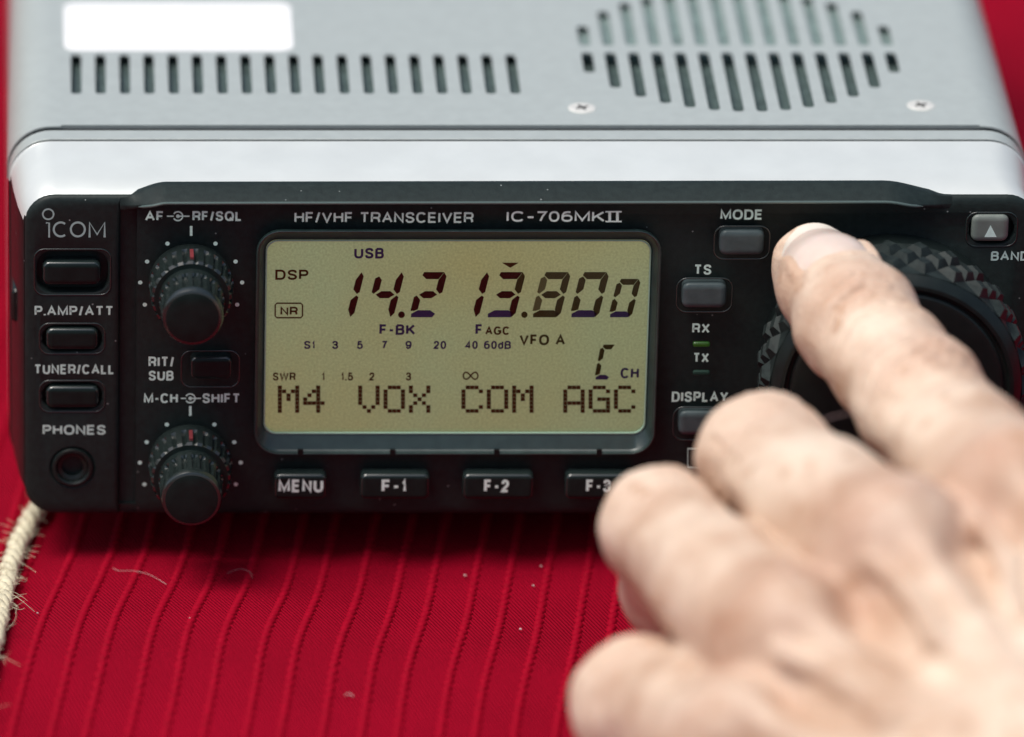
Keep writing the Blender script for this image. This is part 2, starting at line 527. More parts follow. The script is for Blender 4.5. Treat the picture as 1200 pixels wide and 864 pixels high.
# --- top cover: sheet shell wrapping over the rounded top edges, slotted
def cover_profile(r_off):
    pts = []
    rr = 7.0 + r_off
    pts.append((XL - r_off, ZT - 9))
    for k in range(9):
        a = R(180 - 90 * k / 8)
        pts.append((XL + 7 + rr * math.cos(a), ZT - 7 + rr * math.sin(a)))
    for k in range(9):
        a = R(90 - 90 * k / 8)
        pts.append((XR - 7 + rr * math.cos(a), ZT - 7 + rr * math.sin(a)))
    pts.append((XR + r_off, ZT - 9))
    return pts
mb = MB()
po, pi_ = cover_profile(CT), cover_profile(.02)
prof = po + pi_[::-1]
mb.rings([[(p[0], y, p[1]) for p in prof] for y in (204.5, YS2 + .9)])
cover = mb.build('top_cover', M_COVER, radio)
cuts = []
def slot(px, pya, pyb, wmm):
    A = atz(px[0], pya, ZT + CT); B = atz(px[1], pyb, ZT + CT)
    c = MB()
    x0, y0, x1, y1 = min(A[0], B[0]), B[1], max(A[0], B[0]), A[1]
    xm = (A[0] + B[0]) / 2
    pts = rrect(xm - wmm / 2, y0, xm + wmm / 2, y1, wmm * .42, 3)
    c.rings([[(p[0], p[1], z) for p in pts] for z in (ZT - 1.2, ZT + 2.4)])
    return c
for k in range(19):
    px = 88 + 28.35 * k
    A = atz(px, 64, ZT + CT)
    cuts.append(slot((px, px + 2 + .012 * px * .5), 64, 110, 1.75))
FC = atz(864, 57.5, ZT + CT)
for k in range(14):
    dx = (k - 6.5) * 3.93
    hh = math.sqrt(max(27.6 ** 2 - dx * dx, 1))
    for sgn in (-1, 1):
        y0, y1 = (FC[1] + sgn * 1.5, FC[1] + sgn * hh)
        c = MB()
        pts = rrect(FC[0] + dx - .95, min(y0, y1), FC[0] + dx + .95, max(y0, y1), .8, 3)
        c.rings([[(p[0], p[1], z) for p in pts] for z in (ZT - 1.2, ZT + 2.4)])
        cuts.append(c)
# raised rear edge of the step near both ends of the front seam
for x0, x1 in ((XL + 8.6, XR - 7.6),):
    c = MB(); slab(c, x0, YS2 - 2, ZT - 1, x1, YS2 + 1.45, ZT + 3); cuts.append(c)
boolean_cut(cover, cuts)
# sticker
A, B = atz(75, 60, ZT + CT), atz(340, 4, ZT + CT)
mb = MB()
pts = rrect(A[0], A[1], B[0], B[1], 2.4, 6)
mb.rings([[(p[0], p[1], z) for p in pts] for z in (ZT + CT - .01, ZT + CT + .08)])
mb.build('paper_sticker', M_STICK, cover)
def screw(px, py):
    c = atz(px, py, ZT + CT)
    mb = MB()
    n = 28
    prof = [(2.3, ZT + .28), (2.3, ZT + .38), (2.1, ZT + .46), (1.2, ZT + .50), (0.8, ZT + .50)]
    mb.rings([[(c[0] + r_ * math.cos(2 * math.pi * k / n), c[1] + r_ * math.sin(2 * math.pi * k / n), z) for k in range(n)] for r_, z in prof])
    o = mb.build('screw', M_STEEL, cover)
    mb = MB()
    for a in (.5, .5 + math.pi / 2):
        d = np.array([math.cos(a), math.sin(a)]) * 1.15; e = np.array([-d[1], d[0]]) * .2
        q = [(c[0] + s1 * d[0] + s2 * e[0], c[1] + s1 * d[1] + s2 * e[1]) for s1, s2 in ((-1, -1), (1, -1), (1, 1), (-1, 1))]
        mb.rings([[(p[0], p[1], z) for p in q] for z in (ZT + .4, ZT + .53 + .004 * (a > 1))])
    mb.v = [tuple(v_) for v_ in mb.v]
    me = mb.build('screw_cross_shade', M_PIT, cover)  # raised black bars painting the shade of a cross slot
screw(682, 127); screw(1079, 124)

# --- silver bezel, tapering forward
PX_L, PX_R = at(29, 400, YF + 1)[0], at(1206, 400, YF + 1)[0]
zt_side = at(80, 229, YF + .6)[2]
zb_pan = at(80, 602, YF + .6)[2]
mb = MB()
ro = [(XL, ZB, XR, ZT, YS1 - .05, 7.0, 0), (XL, ZB, XR, ZT, YS1 - .35, 7.0, 0), (XL + .25, ZB, XR - .25, ZT - .02, YS1 - .5, 7, 0),
      (XL + .75, ZB, XR - .5, ZT - .62, 11, 6.8, 0), (XL + 1.5, ZB, XR - .9, ZT - 1.28, 5, 6.3, 0), (PX_L - .3, ZB + .1, PX_R + .3, zt_side + .15, 1.2, 5.6, 0),
      (PX_L - .1, ZB + .3, PX_R + .1, zt_side - .1, .9, 5.4, 0)]
rings_ = []
for i, (x0, z0, x1, z1, y, r_, _) in enumerate(ro):
    rings_.append(ring(rrect(x0 + (.3 if i == 0 else 0), z0, x1 - (.3 if i == 0 else 0), z1 - (.3 if i == 0 else 0), r_, 10), y))
q = rrect(PX_L + .9, ZB + 1.2, PX_R - .9, zt_side - 1.1, 4.6, 10)
rings_ += [ring(q, .9), ring(q, 9)]
mb.rings(rings_)
bez = mb.build('front_bezel', [M_SILVER, M_BLACK2], radio, angle=25)
for f in bez.data.polygons:                 # faces below the rounded shoulders get the black material
    if f.center.z < (ZT - 6.6) * S: f.material_index = 1

# --- black panel: side blocks
def hump_line(Y):
    L = []
    for k in range(13):
        px = 140 + 55 * k / 12
        L.append(at(px, 229 - 13.5 * smoothstep(140, 195, px) + 0, Y))
    for k in range(1, 9):
        L.append(at(195 + (1035 - 195) * k / 8, 215.5 - 1.5 * k / 8, Y))
    for k in range(1, 11):
        px = 1035 + 80 * k / 10
        L.append(at(px, 214 + 13 * smoothstep(1035, 1112, px), Y))
    return [(p[0], p[2]) for p in L]
a_ = at(29, 602, YF + .6)
x_l, x_r = PX_L, PX_R
mb = MB()
base = rrect(x_l, zb_pan, x_r, zt_side, 5.0, 8)
plate(mb, base, [(1.3, 8), (1.3, 1.6), (0, 1.6), (0, 1.0), (.12, .66), (.4, .38), (.9, .16), (1.6, .04), (2.4, 0), (2.7, 0)])
panel = mb.build('front_panel', M_BLACK, radio, angle=40)

# --- raised centre panel with its visor
xc0, xc1 = at(150, 400, YC)[0], at(1121, 400, YC)[0]
hl = hump_line(1.2)
top_in = inset(hl[::-1], 1.9, closed=False)[::-1]
zc0 = zb_pan - .15
pts = [(xc0 + 1.5, zc0), (xc1 - 2, zc0)]
pts += [(xc1, zc0 + 2)]
pts += [(xc1, zt_side - 5)]
right = [p for p in hl if p[0] < xc1 - .3 and p[0] > xc0 + .3]
pts += [(p[0], p[1] - 1.6) for p in right[::-1]]
pts += [(xc0, zt_side - 5), (xc0, zc0 + 1.5)]
mb = MB()
plate(mb, pts, [(0, 1.9), (-.5, .2), (0.05, -1.4), (.25, -1.85), (.6, -2.2), (1.1, -2.42), (1.8, YC), (2.1, YC)])
centre = mb.build('centre_panel', M_BLACK, radio, angle=40)

# pockets
def moat(px0, py0, px1, py1, Y, r, deep=2.2, flare=.3):
    c = MB()
    p = inset(prect(px0, py0, px1, py1, Y, r + .6), .46)
    c.rings([ring(p, Y + deep), ring(p, Y + .42), ring(inset(p, -.08), Y + .2), ring(inset(p, -.22), Y + .06), ring(inset(p, -.40), Y - .01), ring(inset(p, -.41), Y - .8)])
    return c
BTN_L = [(40, 292, 130, 346), (46, 379, 123, 415), (46, 446, 123, 483)]
cuts = [moat(*b, YF, 2.4) for b in BTN_L] + [moat(1131, 249, 1193, 289, YF, 2.4)]
JC = at(85, 548, YF)
c = MB(); c.lathe(JC, [(3.5, 1.5), (3.5, .3), (3.9, -.02), (3.95, -.8)], 40); cuts.append(c)
gx0, gx1 = at(139, 400, YF)[0], at(160, 400, YF)[0]
c = MB()
gsec = [(gx0 - .75, YF - .01), (gx0 - .4, YF + .07), (gx0 - .1, YF + .26), (gx0 + .15, YF + .7), (gx0 + .25, YF + 1.4), (gx1, YF + 1.4), (gx1, YF - 1), (gx0 - .76, YF - 1)]
c.rings([[(x, YF + (y - YF) * (f if y > YF else 1), z) for x, y in gsec] for z, f in ((zb_pan - 2, 1), (zt_side - 7, 1), (zt_side - 3.5, .8), (zt_side - 1.2, .4), (zt_side + 2, .1))])
cuts.append(c)
boolean_cut(panel, cuts)
panel.data.materials.append(M_PIT)

BTN_C = [(212, 411, 281, 454), (836, 265, 903, 304), (792, 326, 859, 366), (788, 477, 853, 516)]
cuts = [moat(*b, YC, 2.5) for b in BTN_C]
F_BTN = [(316, 550, 388, 587), (417, 550, 509, 587), (537, 550, 631, 587), (657, 550, 750, 587)]
cuts += [moat(*b, YC, 1.6) for b in F_BTN]
YL = -.4                                   # display surface
def lcd_ring(Y, grow, rr):
    a = at(309, 506.5, YL); b = at(763, 280, YL)
    gx, gt, gb = grow
    return ring(rrect(a[0] - gx, a[2] - gb, b[0] + gx, b[2] + gt, rr, 8), Y)
c = MB()
c.rings([lcd_ring(YL + .9, (1.6, 2.35, 3.1), 4.0), lcd_ring(YC - .9, (1.6, 2.35, 3.1), 4.0)])
cuts.append(c)
for px in (352, 460, 582, 702):             # notches under the display
    p = prect(px - 3.5, 527, px + 3.5, 541, YC, .2, 2)
    c = MB(); c.rings([ring(p, YC + .7), ring(p, YC - .8)]); cuts.append(c)
DC = at(1040, 414, YC)                      # tuning dial
c = MB(); c.lathe(DC, [(23.4, 1.0), (23.4, YC + 1.0), (24.4, YC - .02), (24.5, YC - .9)], 96); cuts.append(c)
K1, K2 = at(224, 334, YC), at(223, 545, YC)
for K in (K1, K2):
    c = MB(); c.lathe(K, [(7.5, 1.0), (7.5, YC + .3), (7.75, YC - .02), (7.8, YC - .9)], 56); cuts.append(c)
for py in (404, 437.5):
    p = prect(810, py - 5, 834, py + 5, YC, .7, 4)
    c = MB(); c.rings([ring(p, YC + .5), ring(p, YC - .8)]); cuts.append(c)
boolean_cut(centre, cuts)

mb = MB()
rows = []
sec = [(0, 2.1), (0, 1.3), (.12, .9), (1.25, -2.7), (1.42, -3.02), (1.62, -3.12), (1.85, -3.0), (2.0, -2.7), (2.05, -2.0)]
rev = hl[::-1]
n_h = len(rev)
grid = []
for d, y in sec:
    q = inset(rev, d, closed=False)
    rw = []
    for i, p in enumerate(q):
        e = min(smoothstep(0, 7, i), smoothstep(0, 9, n_h - 1 - i))
        yy = y if y > 1.2 else y * e + (1 - e) * max(y * .2, -.2) + (1 - e) * .25
        rw.append((p[0], yy, p[1]))
    grid.append(rw)
mb.rings(grid, closed=False, cap0=False, cap1=False)
mb.rings([[(p[0], 2.05, p[2]) for p in grid[0]], [(p[0], 2.05, p[2] - 2.2) for p in grid[0]]], closed=False, cap0=False, cap1=False)
visor = mb.build('visor', M_BLACK, centre, angle=28)
lip = [(p[0], p[1] - .06, p[2] + .02) for p in grid[5][4:-4]]
mb = MB(); mb.tube(lip, [.05] + [.24] * (len(lip) - 2) + [.05], 8)
mb.build('visor_lip', mat('pale_lip_highlight', (.085, .125, .115), .32, spec=.6), centre)  # tube with lightened colour, painting the highlight line along the visor

# --- display
disp_v = MB()
p = lcd_ring(YL, (-.0, -.0, -.0), 2.0)
disp_v.rings([[(x, y + .8, z) for x, y, z in p], p])
display = disp_v.build('display', M_LCD, radio)
mb = MB()
mb.rings([lcd_ring(YL - .30, (0, 0, 0), 2.0), lcd_ring(YL - .42, (0, 0, 0), 2.0)], cap0=False)
mb.build('display_pane', M_PANE, display)
mb = MB()
mb.rings([lcd_ring(YL - .30, (.0, .0, .0), 2.0), lcd_ring(YL - .62, (.06, .05, .06), 2.0), lcd_ring(YL - .70, (-.04, -.04, -.05), 2.0), lcd_ring(YL - .66, (-.17, -.16, -.19), 1.9), lcd_ring(YL - .36, (-.2, -.2, -.22), 1.9)], cap0=False, cap1=False)
mb.build('pane_edge', M_RIM, display)

mb = MB()
mb.rings([lcd_ring(YL + .2, (-.01, -.01, -.01), 2.0), lcd_ring(YL - .40, (.07, .07, .07), 2.0), lcd_ring(YL - .50, (.13, .13, .13), 2.1), lcd_ring(YC + .62, (.95, 1.75, 2.45), 3.5), lcd_ring(YC + .36, (1.08, 1.9, 2.62), 3.6),
          lcd_ring(YC + .30, (1.2, 2.0, 2.72), 3.75), lcd_ring(YC - .10, (1.32, 2.1, 2.84), 3.8), lcd_ring(YC - .14, (1.45, 2.22, 2.96), 3.9), lcd_ring(YC - .08, (1.58, 2.33, 3.08), 4.0), lcd_ring(YC + .6, (1.6, 2.35, 3.1), 4.0)], cap0=False, cap1=False)
fr_ = mb.build('display_frame', mat('black_satin_frame', (.021, .043, .040), .34, spec=.75, noise=.25, nscale=500, bump=.12, bscale=2200), radio, angle=30, recalc=False)
cn = []
for px in (352, 460, 582, 702):
    p = prect(px - 3.2, 526, px + 3.2, 541, YC, .2, 2)
    c = MB(); c.rings([ring(p, YC + 1.0), ring(p, YC - .8)]); cn.append(c)
mbn = MB()
for px in (352, 460, 582, 702):
    a = at(px - 3.2, 541, YC); e = at(px + 3.2, 527, YC)
    slab(mbn, a[0], YC - .19, a[2] + 1.0, e[0], YC + .3, e[2])
mbn.build('notch_shade', M_PIT, fr_)  # black blocks stand in for the shade inside the notches

YLT = YL - .05
SEGM = [M_SEG_M, M_SEG_V, M_SEG_O, M_SEG_G]
def digit(px0, px1, py0, py1, segs, slant, th, dot=None):
    mb = MB()
    wd, h = px1 - px0, py1 - py0
    g = .9
    t = th
    def P(x, y):                             # local: x from left, y up from the baseline
        return (px0 + x + slant * y, py1 - y)
    m_ = h / 2
    shapes = {
        'a': [(t * .45 + g, h), (wd - t * .35 - g, h), (wd - t - g * .2, h - t), (t + g, h - t), (t * .3 + g, h - t * .45)],
        'd': [(t * .2 + g, 0), (wd - t * .45 - g, 0), (wd - t * .15 - g, t * .5), (wd - t - g, t), (t + g * .2, t), (t * .1 + g, t * .5)],
        'g': [(t * .55 + g, m_), (t * 1.25 + g, m_ + t * .5), (wd - t * 1.25 - g, m_ + t * .5), (wd - t * .55 - g, m_), (wd - t * 1.25 - g, m_ - t * .5), (t * 1.25 + g, m_ - t * .5)],
        'f': [(0, m_ + t * .35), (t * .35, m_ + g), (t, m_ + t * .75), (t, h - t - g), (t * .5, h - t * .5 - g), (0, h - t * .9)],
        'e': [(0, m_ - t * .35), (0, t * .9), (t * .5, t * .8 + g), (t, t + g), (t, m_ - t * .75), (t * .35, m_ - g)],
        'b': [(wd, m_ + t * .35), (wd, h - t * .6), (wd - t * .45, h - g * .3), (wd - t, h - t - g), (wd - t, m_ + t * .75), (wd - t * .35, m_ + g)],
        'c': [(wd, m_ - t * .35), (wd - t * .35, m_ - g), (wd - t, m_ - t * .75), (wd - t, t + g), (wd - t * .45, g * .3), (wd, t * .6)],
    }
    for s_, mi in segs.items():
        flat_poly(mb, [P(*q) for q in shapes[s_]], YLT, mi)
    if dot:
        dx, dy, dr, mi = dot
        flat_poly(mb, arc(dx, dy, dr, dr, 0, 360, 12)[:-1][::-1], YLT, mi)
    return mb.build('digit', SEGM, display, smooth=False, recalc=False)
SL = .255
MA, VI, OL, GH = 0, 1, 2, 3
digit(384, 414, 319, 372, {'b': MA, 'c': MA}, SL, 8.3)
digit(428, 461, 319, 372, {'f': MA, 'g': MA, 'b': MA, 'c': MA}, SL, 8.3, (470.5, 369, 4, MA))
digit(479, 511, 319, 372, {'a': MA, 'b': MA, 'g': MA, 'e': MA, 'd': VI}, SL, 8.3)
digit(529, 561, 319, 372, {'b': MA, 'c': MA}, SL, 8.3)
digit(569, 603, 319, 372, {'a': MA, 'b': OL, 'g': MA, 'c': MA, 'd': VI}, SL, 8.3, (614.5, 369, 3.8, OL))
digit(622, 656, 319, 372, {'a': OL, 'b': OL, 'f': GH, 'e': GH, 'g': OL, 'c': OL, 'd': OL}, SL, 8.3)
digit(667, 701, 319, 372, {'a': OL, 'b': OL, 'f': OL, 'e': OL, 'c': OL, 'd': VI}, SL, 8.3)
digit(712.5, 740, 327, 372, {'a': OL, 'b': OL, 'f': OL, 'e': OL, 'c': OL, 'd': VI}, SL, 7.0)
digit(696, 715, 404, 445, {'a': OL, 'f': OL, 'e': OL, 'd': VI}, .2, 5.6)
mb = MB(); flat_poly(mb, [(588, 308), (598, 314), (608, 308)], YLT); mb.build('pointer_symbol', M_SEG_B, display, smooth=False)
def cap(s, x0, x1, y0, y1, m, b=.21):
    return lettering(display, s, x0, x1, y0, y1, YL, m, b, name='caption', h=.05)
cap('USB', 415, 450, 290.5, 303, M_SEG_V)
cap('DSP', 322.5, 361.5, 316, 328, M_SEG_B, .20)
cap('NR', 328.5, 349, 359.5, 369.5, M_SEG_B)
cap('F-BK', 444.5, 487, 380, 392.5, M_SEG_V)
cap('F', 557, 566, 380, 392.5, M_SEG_V)
cap('AGC', 568.5, 597.5, 382.5, 392.5, M_SEG_B)
for s_, a0, a1 in (('S1', 356, 369.5), ('3', 389, 396.5), ('5', 418, 425.5), ('7', 447, 453.5), ('9', 475, 482.5), ('20', 508, 523), ('40', 545, 560), ('60dB', 567, 599)):
    cap(s_, a0, a1, 399.5, 409, M_SEG_V, .20)
cap('VFO A', 608.5, 662.5, 392, 404.5, M_SEG_O, .20)
cap('CH', 727, 749, 431, 443.5, M_SEG_V, .20)
for s_, a0, a1 in (('SWR', 319.5, 346.5), ('1', 377, 381), ('1.5', 399.5, 414), ('2', 432.5, 439), ('3', 475.5, 482)):
    cap(s_, a0, a1, 436.5, 446, M_SEG_B, .19)
mb = MB()
inf = [(551.5 + 8.5 * math.sin(a) / (1 + .25 * math.cos(a) ** 2), 440.5 - 4.1 * math.sin(2 * a)) for a in [2 * math.pi * k / 40 for k in range(41)]]
ribbon(mb, inf, 1.7, YLT); mb.build('infinity_symbol', M_SEG_B, display, smooth=False)
mb = MB()
bx = [(324.5, 355.5), (352.5, 355.5), (354.5, 357.5), (354.5, 370.5), (352.5, 372.5), (324.5, 372.5), (322.5, 370.5), (322.5, 357.5), (324.5, 355.5)]
ribbon(mb, bx, 1.7, YLT, closed=True); mb.build('caption_box', M_SEG_B, display, smooth=False)
DOT = {
    'M': '10001 11011 10101 10101 10001 10001 10001', '4': '00010 00110 01010 10010 11111 00010 00010',
    'V': '10001 10001 10001 10001 10001 01010 00100', 'O': '01110 10001 10001 10001 10001 10001 01110',
    'X': '10001 10001 01010 00100 01010 10001 10001', 'C': '01110 10001 10000 10000 10000 10001 01110',
    'A': '01110 10001 10001 10001 11111 10001 10001', 'G': '01110 10001 10000 10111 10001 10001 01111'}
def dots(word, x0):
    mb = MB()
    for i, ch in enumerate(word):
        for r_, row in enumerate(DOT[ch].split()):
            for c_, bit in enumerate(row):
                if bit == '1':
                    X, Yp = x0 + 29.7 * i + 5.1 * c_, 452 + 4.6 * r_
                    flat_poly(mb, [(X, Yp), (X, Yp + 4.35), (X + 4.85, Yp + 4.35), (X + 4.85, Yp)], YLT)
    mb.build('dot_word', M_SEG_B, display, smooth=False)
dots('M4', 325.5); dots('VOX', 419.7); dots('COM', 540.7); dots('AGC', 660)

# --- printed lettering
def pl(s, a0, a1, b0, b1, m=None, bold=.195, par=None, Y=None):
    lettering(par or centre, s, a0, a1, b0, b1, YC if Y is None else Y, m or M_INK, bold)
pl('P.AMP/ATT', 40.5, 133, 358.5, 370, par=panel, Y=YF)
pl('TUNER/CALL', 40, 134, 427, 438.5, par=panel, Y=YF)
pl('PHONES', 50, 124, 498, 509.5, par=panel, Y=YF)
pl('BAND', 1161, 1206, 294.5, 305.5, par=panel, Y=YF)
pl('AF', 170, 192, 247.5, 259); pl('RF/SQL', 225.5, 283.5, 247.5, 259)
pl('RIT/', 174, 204, 418, 430); pl('SUB', 174, 203.5, 434.5, 446)
pl('M-CH', 168.5, 208.5, 461, 472.5); pl('SHIFT', 237, 281.5, 461, 472.5)
pl('HF/VHF TRANSCEIVER', 345, 555, 248.5, 261, bold=.17)
pl('IC-706MK', 593, 709, 247.5, 260, M_INKW, .18)
mb = MB()
for X in (714.5, 723.5):
    stroke(mb, [(X, 248), (X, 260)], 3.2, YC - .03)
for Yp in (248.3, 259.7):
    stroke(mb, [(709.5, Yp), (728.5, Yp)], 1.7, YC - .034)
mb.build('lettering', M_INKW, centre, smooth=False)
pl('MODE', 844, 894, 245.5, 257.5); pl('TS', 813, 834, 310, 322); pl('RX', 811, 832, 379, 390.5)
pl('TX', 812, 831, 413.5, 425); pl('DISPLAY', 787, 853.5, 459, 471)
for cx, cy, xa, xb in ((208.5, 253.5, 195.5, 222), (223, 467, 212, 235.5)):
    mb = MB()
    ribbon(mb, arc(cx, cy, 5.6, 5.2, 150, -150, 20), 1.6, YC - .03)
    flat_poly(mb, arc(cx, cy, 2.3, 2.2, 0, 360, 10)[:-1][::-1], YC - .034)
    stroke(mb, [(xa, cy), (cx - 5, cy)], 1.5, YC - .038); stroke(mb, [(cx + 1, cy), (xb, cy)], 1.5, YC - .042)
    mb.build('control_symbol', M_INK, centre, smooth=False)
mb = MB()
ribbon(mb, [(806, 548), (806, 526), (850, 526), (850, 548), (806, 548)], 1.8, YC - .03, closed=True)
mb.build('printed_frame', M_INK, centre, smooth=False)
# maker's emblem on the left block
mb = MB()
yl = YF - .03
ribbon(mb, arc(56.5, 251.2, 6.3, 6.0, 0, 360, 28), 1.9, yl, closed=True)
ribbon(mb, [(53.8, 261.4), (57.6, 261.4), (57.6, 278.5)], 2.0, yl)
ribbon(mb, arc(71.2, 269, 8.2, 8.2, 52, 308, 20), 2.4, yl)
ribbon(mb, arc(91.2, 269, 8.2, 8.2, 0, 360, 28), 2.4, yl, closed=True)
ribbon(mb, [(105, 278.4), (105, 261), (113.8, 275), (122.6, 261), (122.6, 278.4)], 2.6, yl)
mb.build('maker_emblem', mat('dim_grey_print', (.36, .52, .49), .5), panel, smooth=False)
# dots and index lines round the two knobs
for K, cx, cy in ((K1, 224, 334), (K2, 223, 545)):
    mb = MB()
    for a in (62, 30, 3, -25, 118, 150, 177, 205):
        r_ = 8.3
        c = (K[0] + r_ * math.cos(R(a)), YC - .03, K[2] + r_ * math.sin(R(a)))
        mb.add([(c[0] + .36 * math.cos(2 * math.pi * k / 12), c[1], c[2] + .36 * math.sin(2 * math.pi * k / 12)) for k in range(12)], [list(range(12))])
    stroke(mb, [(cx, cy - 69), (cx, cy - 57.5)], 3.0, YC - .03)
    mb.build('scale_marks', M_INK, centre, smooth=False)

def two_tone(o, dull):
    o.data.materials.append(dull)
    for f in o.data.polygons:
        if f.normal.y < -.93: f.material_index = 1
# --- buttons
def button(px0, py0, px1, py1, Y, front, m, r=1.1, par=None):
    mb = MB()
    p = prect(px0, py0, px1, py1, front, r)
    plate(mb, p, [(0, Y + 1.5), (0, front + .62), (.10, front + .36), (.30, front + .16), (.62, front + .05), (.92, front), (1.03, front)])
    o = mb.build('push_button', M_CAPEDGE if m is M_BUTTON else m, radio, angle=50)
    if m is M_BUTTON: two_tone(o, m)
    return o
M_RIMB = mat('glossy_recess_rim', (.015, .025, .024), .25, spec=.8)
for par_, Y_, bs in ((panel, YF, BTN_L + [(1131, 249, 1193, 289)]), (centre, YC, BTN_C)):
    for bx_ in bs:                                # glossy rims added to catch highlights round the recesses
        p = inset(prect(*bx_, Y_, 1.7), .04)
        mb = MB()
        rr_ = [[] for _ in range(8)]
        for a_i in range(8):
            a = 2 * math.pi * a_i / 8
            rr_[a_i] = ring(inset(p, .15 * math.cos(a)), Y_ + .02 - .15 * math.sin(a))
        mb.rings(rr_ + [rr_[0]], cap0=False, cap1=False)
        mb.build('recess_rim', M_RIMB, par_, angle=80)
button(50, 308, 118, 335, YF, -.7, M_BUTTON)
button(54, 386, 115, 411, YF, -.7, M_BUTTON)
button(54, 454, 116, 479, YF, -.7, M_BUTTON)
bb = button(1138, 253, 1183, 284, YF, -.7, M_BUTTON3)
bb['label'] = 'pale grey button marked with a white triangle'
mb = MB(); flat_poly(mb, [(1153.5, 278), (1168, 278), (1160.8, 264)], -.74); mb.build('triangle_mark', M_INKW, bb, smooth=False)
button(223, 419, 272, 446, YC, YC - .7, M_BUTTON)
for b in ((843, 271, 896, 300), (799, 333, 852, 362), (795, 483, 847, 511)):
    button(*b, YC, YC - .7, M_BUTTON2)
for (b, s_, a0, a1) in ((F_BTN[0], 'MENU', 326, 379), (F_BTN[1], 'F-1', 447, 477), (F_BTN[2], 'F-2', 567, 597), (F_BTN[3], 'F-3', 686.5, 716.5)):
    mb = MB()
    fr = YC - 1.3
    p = prect(b[0] + 5, b[1] + 6.5, b[2] - 5, b[3] - 1, fr, 1.0)
    plate(mb, p, [(0, YC + 1.2), (0, fr + .7), (.12, fr + .35), (.35, fr + .12), (.72, fr), (.9, fr)])
    o = mb.build('function_button', M_CAPEDGE, radio, angle=50)
    two_tone(o, M_BUTTON)
    lettering(o, s_, a0, a1, 562, 577, fr, M_INKW, .21)
# --- indicator lights
for py, m, lb in ((404, M_GREENLED, 'lit green indicator'), (437.5, M_DARKLED, 'unlit dark indicator')):
    mb = MB()
    p = prect(812, py - 2.6, 832, py + 2.8, YC, .35, 4)
    plate(mb, p, [(0, YC + .45), (0, YC + .1), (.12, YC - .06), (.3, YC - .1)])
    o = mb.build('indicator_light', m, radio); o['label'] = lb
# --- headphone jack
mb = MB()
mb.lathe(JC, [(3.45, 1.2), (3.45, -.05), (3.3, -.3), (2.9, -.35), (2.65, -.15), (2.5, .4), (2.45, 3)], 40, cap0=False)
jack = mb.build('headphone_jack', M_BLACK2, radio)
mb = MB()
mb.lathe(JC, [(2.44, .2), (2.2, .25), (1.75, .5), (1.7, 2.8)], 36, cap0=False)
mb.build('jack_sleeve', M_BLACK2, jack)
# --- twin control knobs
def knob(K, seed):
    n = 96
    def prof_r(r_, amp, k, teeth):
        ph = (k / n * teeth) % 1
        return r_ - amp * (1 if ph > .55 else 0)
    mb = MB()
    y0 = YC + .9
    rings_ = []
    for r_, y, amp in ((6.9, y0, 0), (6.9, YC - 1.0, 0), (6.85, YC - 1.2, .55), (6.65, YC - 4.6, .55), (6.5, YC - 5.1, .4), (6.1, YC - 5.45, 0), (5.6, YC - 5.5, 0)):
        rings_.append([(K[0] + prof_r(r_, amp, k, 24) * math.cos(2 * math.pi * k / n + math.pi / 2 - .03), y, K[2] + prof_r(r_, amp, k, 24) * math.sin(2 * math.pi * k / n + math.pi / 2 - .03)) for k in range(n)])
    mb.rings(rings_)
    o = mb.build('control_knob', M_KNOB, radio, angle=30, loc=K)
    two_tone(o, M_BUTTON)
    mb = MB()
    rings_ = []
    for r_, y, amp in ((5.3, YC - 5.3, 0), (5.3, YC - 7.2, 0), (5.2, YC - 7.4, .5), (5.05, YC - 11.6, .5), (5.05, YC - 12.0, 0), (5.0, YC - 12.6, 0), (4.75, YC - 13.1, 0), (4.3, YC - 13.3, 0), (2.0, YC - 13.4, 0)):
        rings_.append([(K[0] + prof_r(r_, amp, k, 20) * math.cos(2 * math.pi * k / n + math.pi / 2), y, K[2] + prof_r(r_, amp, k, 20) * math.sin(2 * math.pi * k / n + math.pi / 2)) for k in range(n)])
    mb.rings(rings_)
    two_tone(mb.build('inner_knob', M_KNOB, o, angle=30), M_BUTTON)
    mb = MB()
    slab(mb, K[0] - .3, YC - 4.7, K[2] + 6.4, K[0] + .3, YC - 1.4, K[2] + 6.98)
    mb.build('pointer_mark', M_REDMARK, o)
    return o
k1 = knob(K1, 1); k1['label'] = 'upper twin knob'
k2 = knob(K2, 2); k2['label'] = 'lower twin knob'
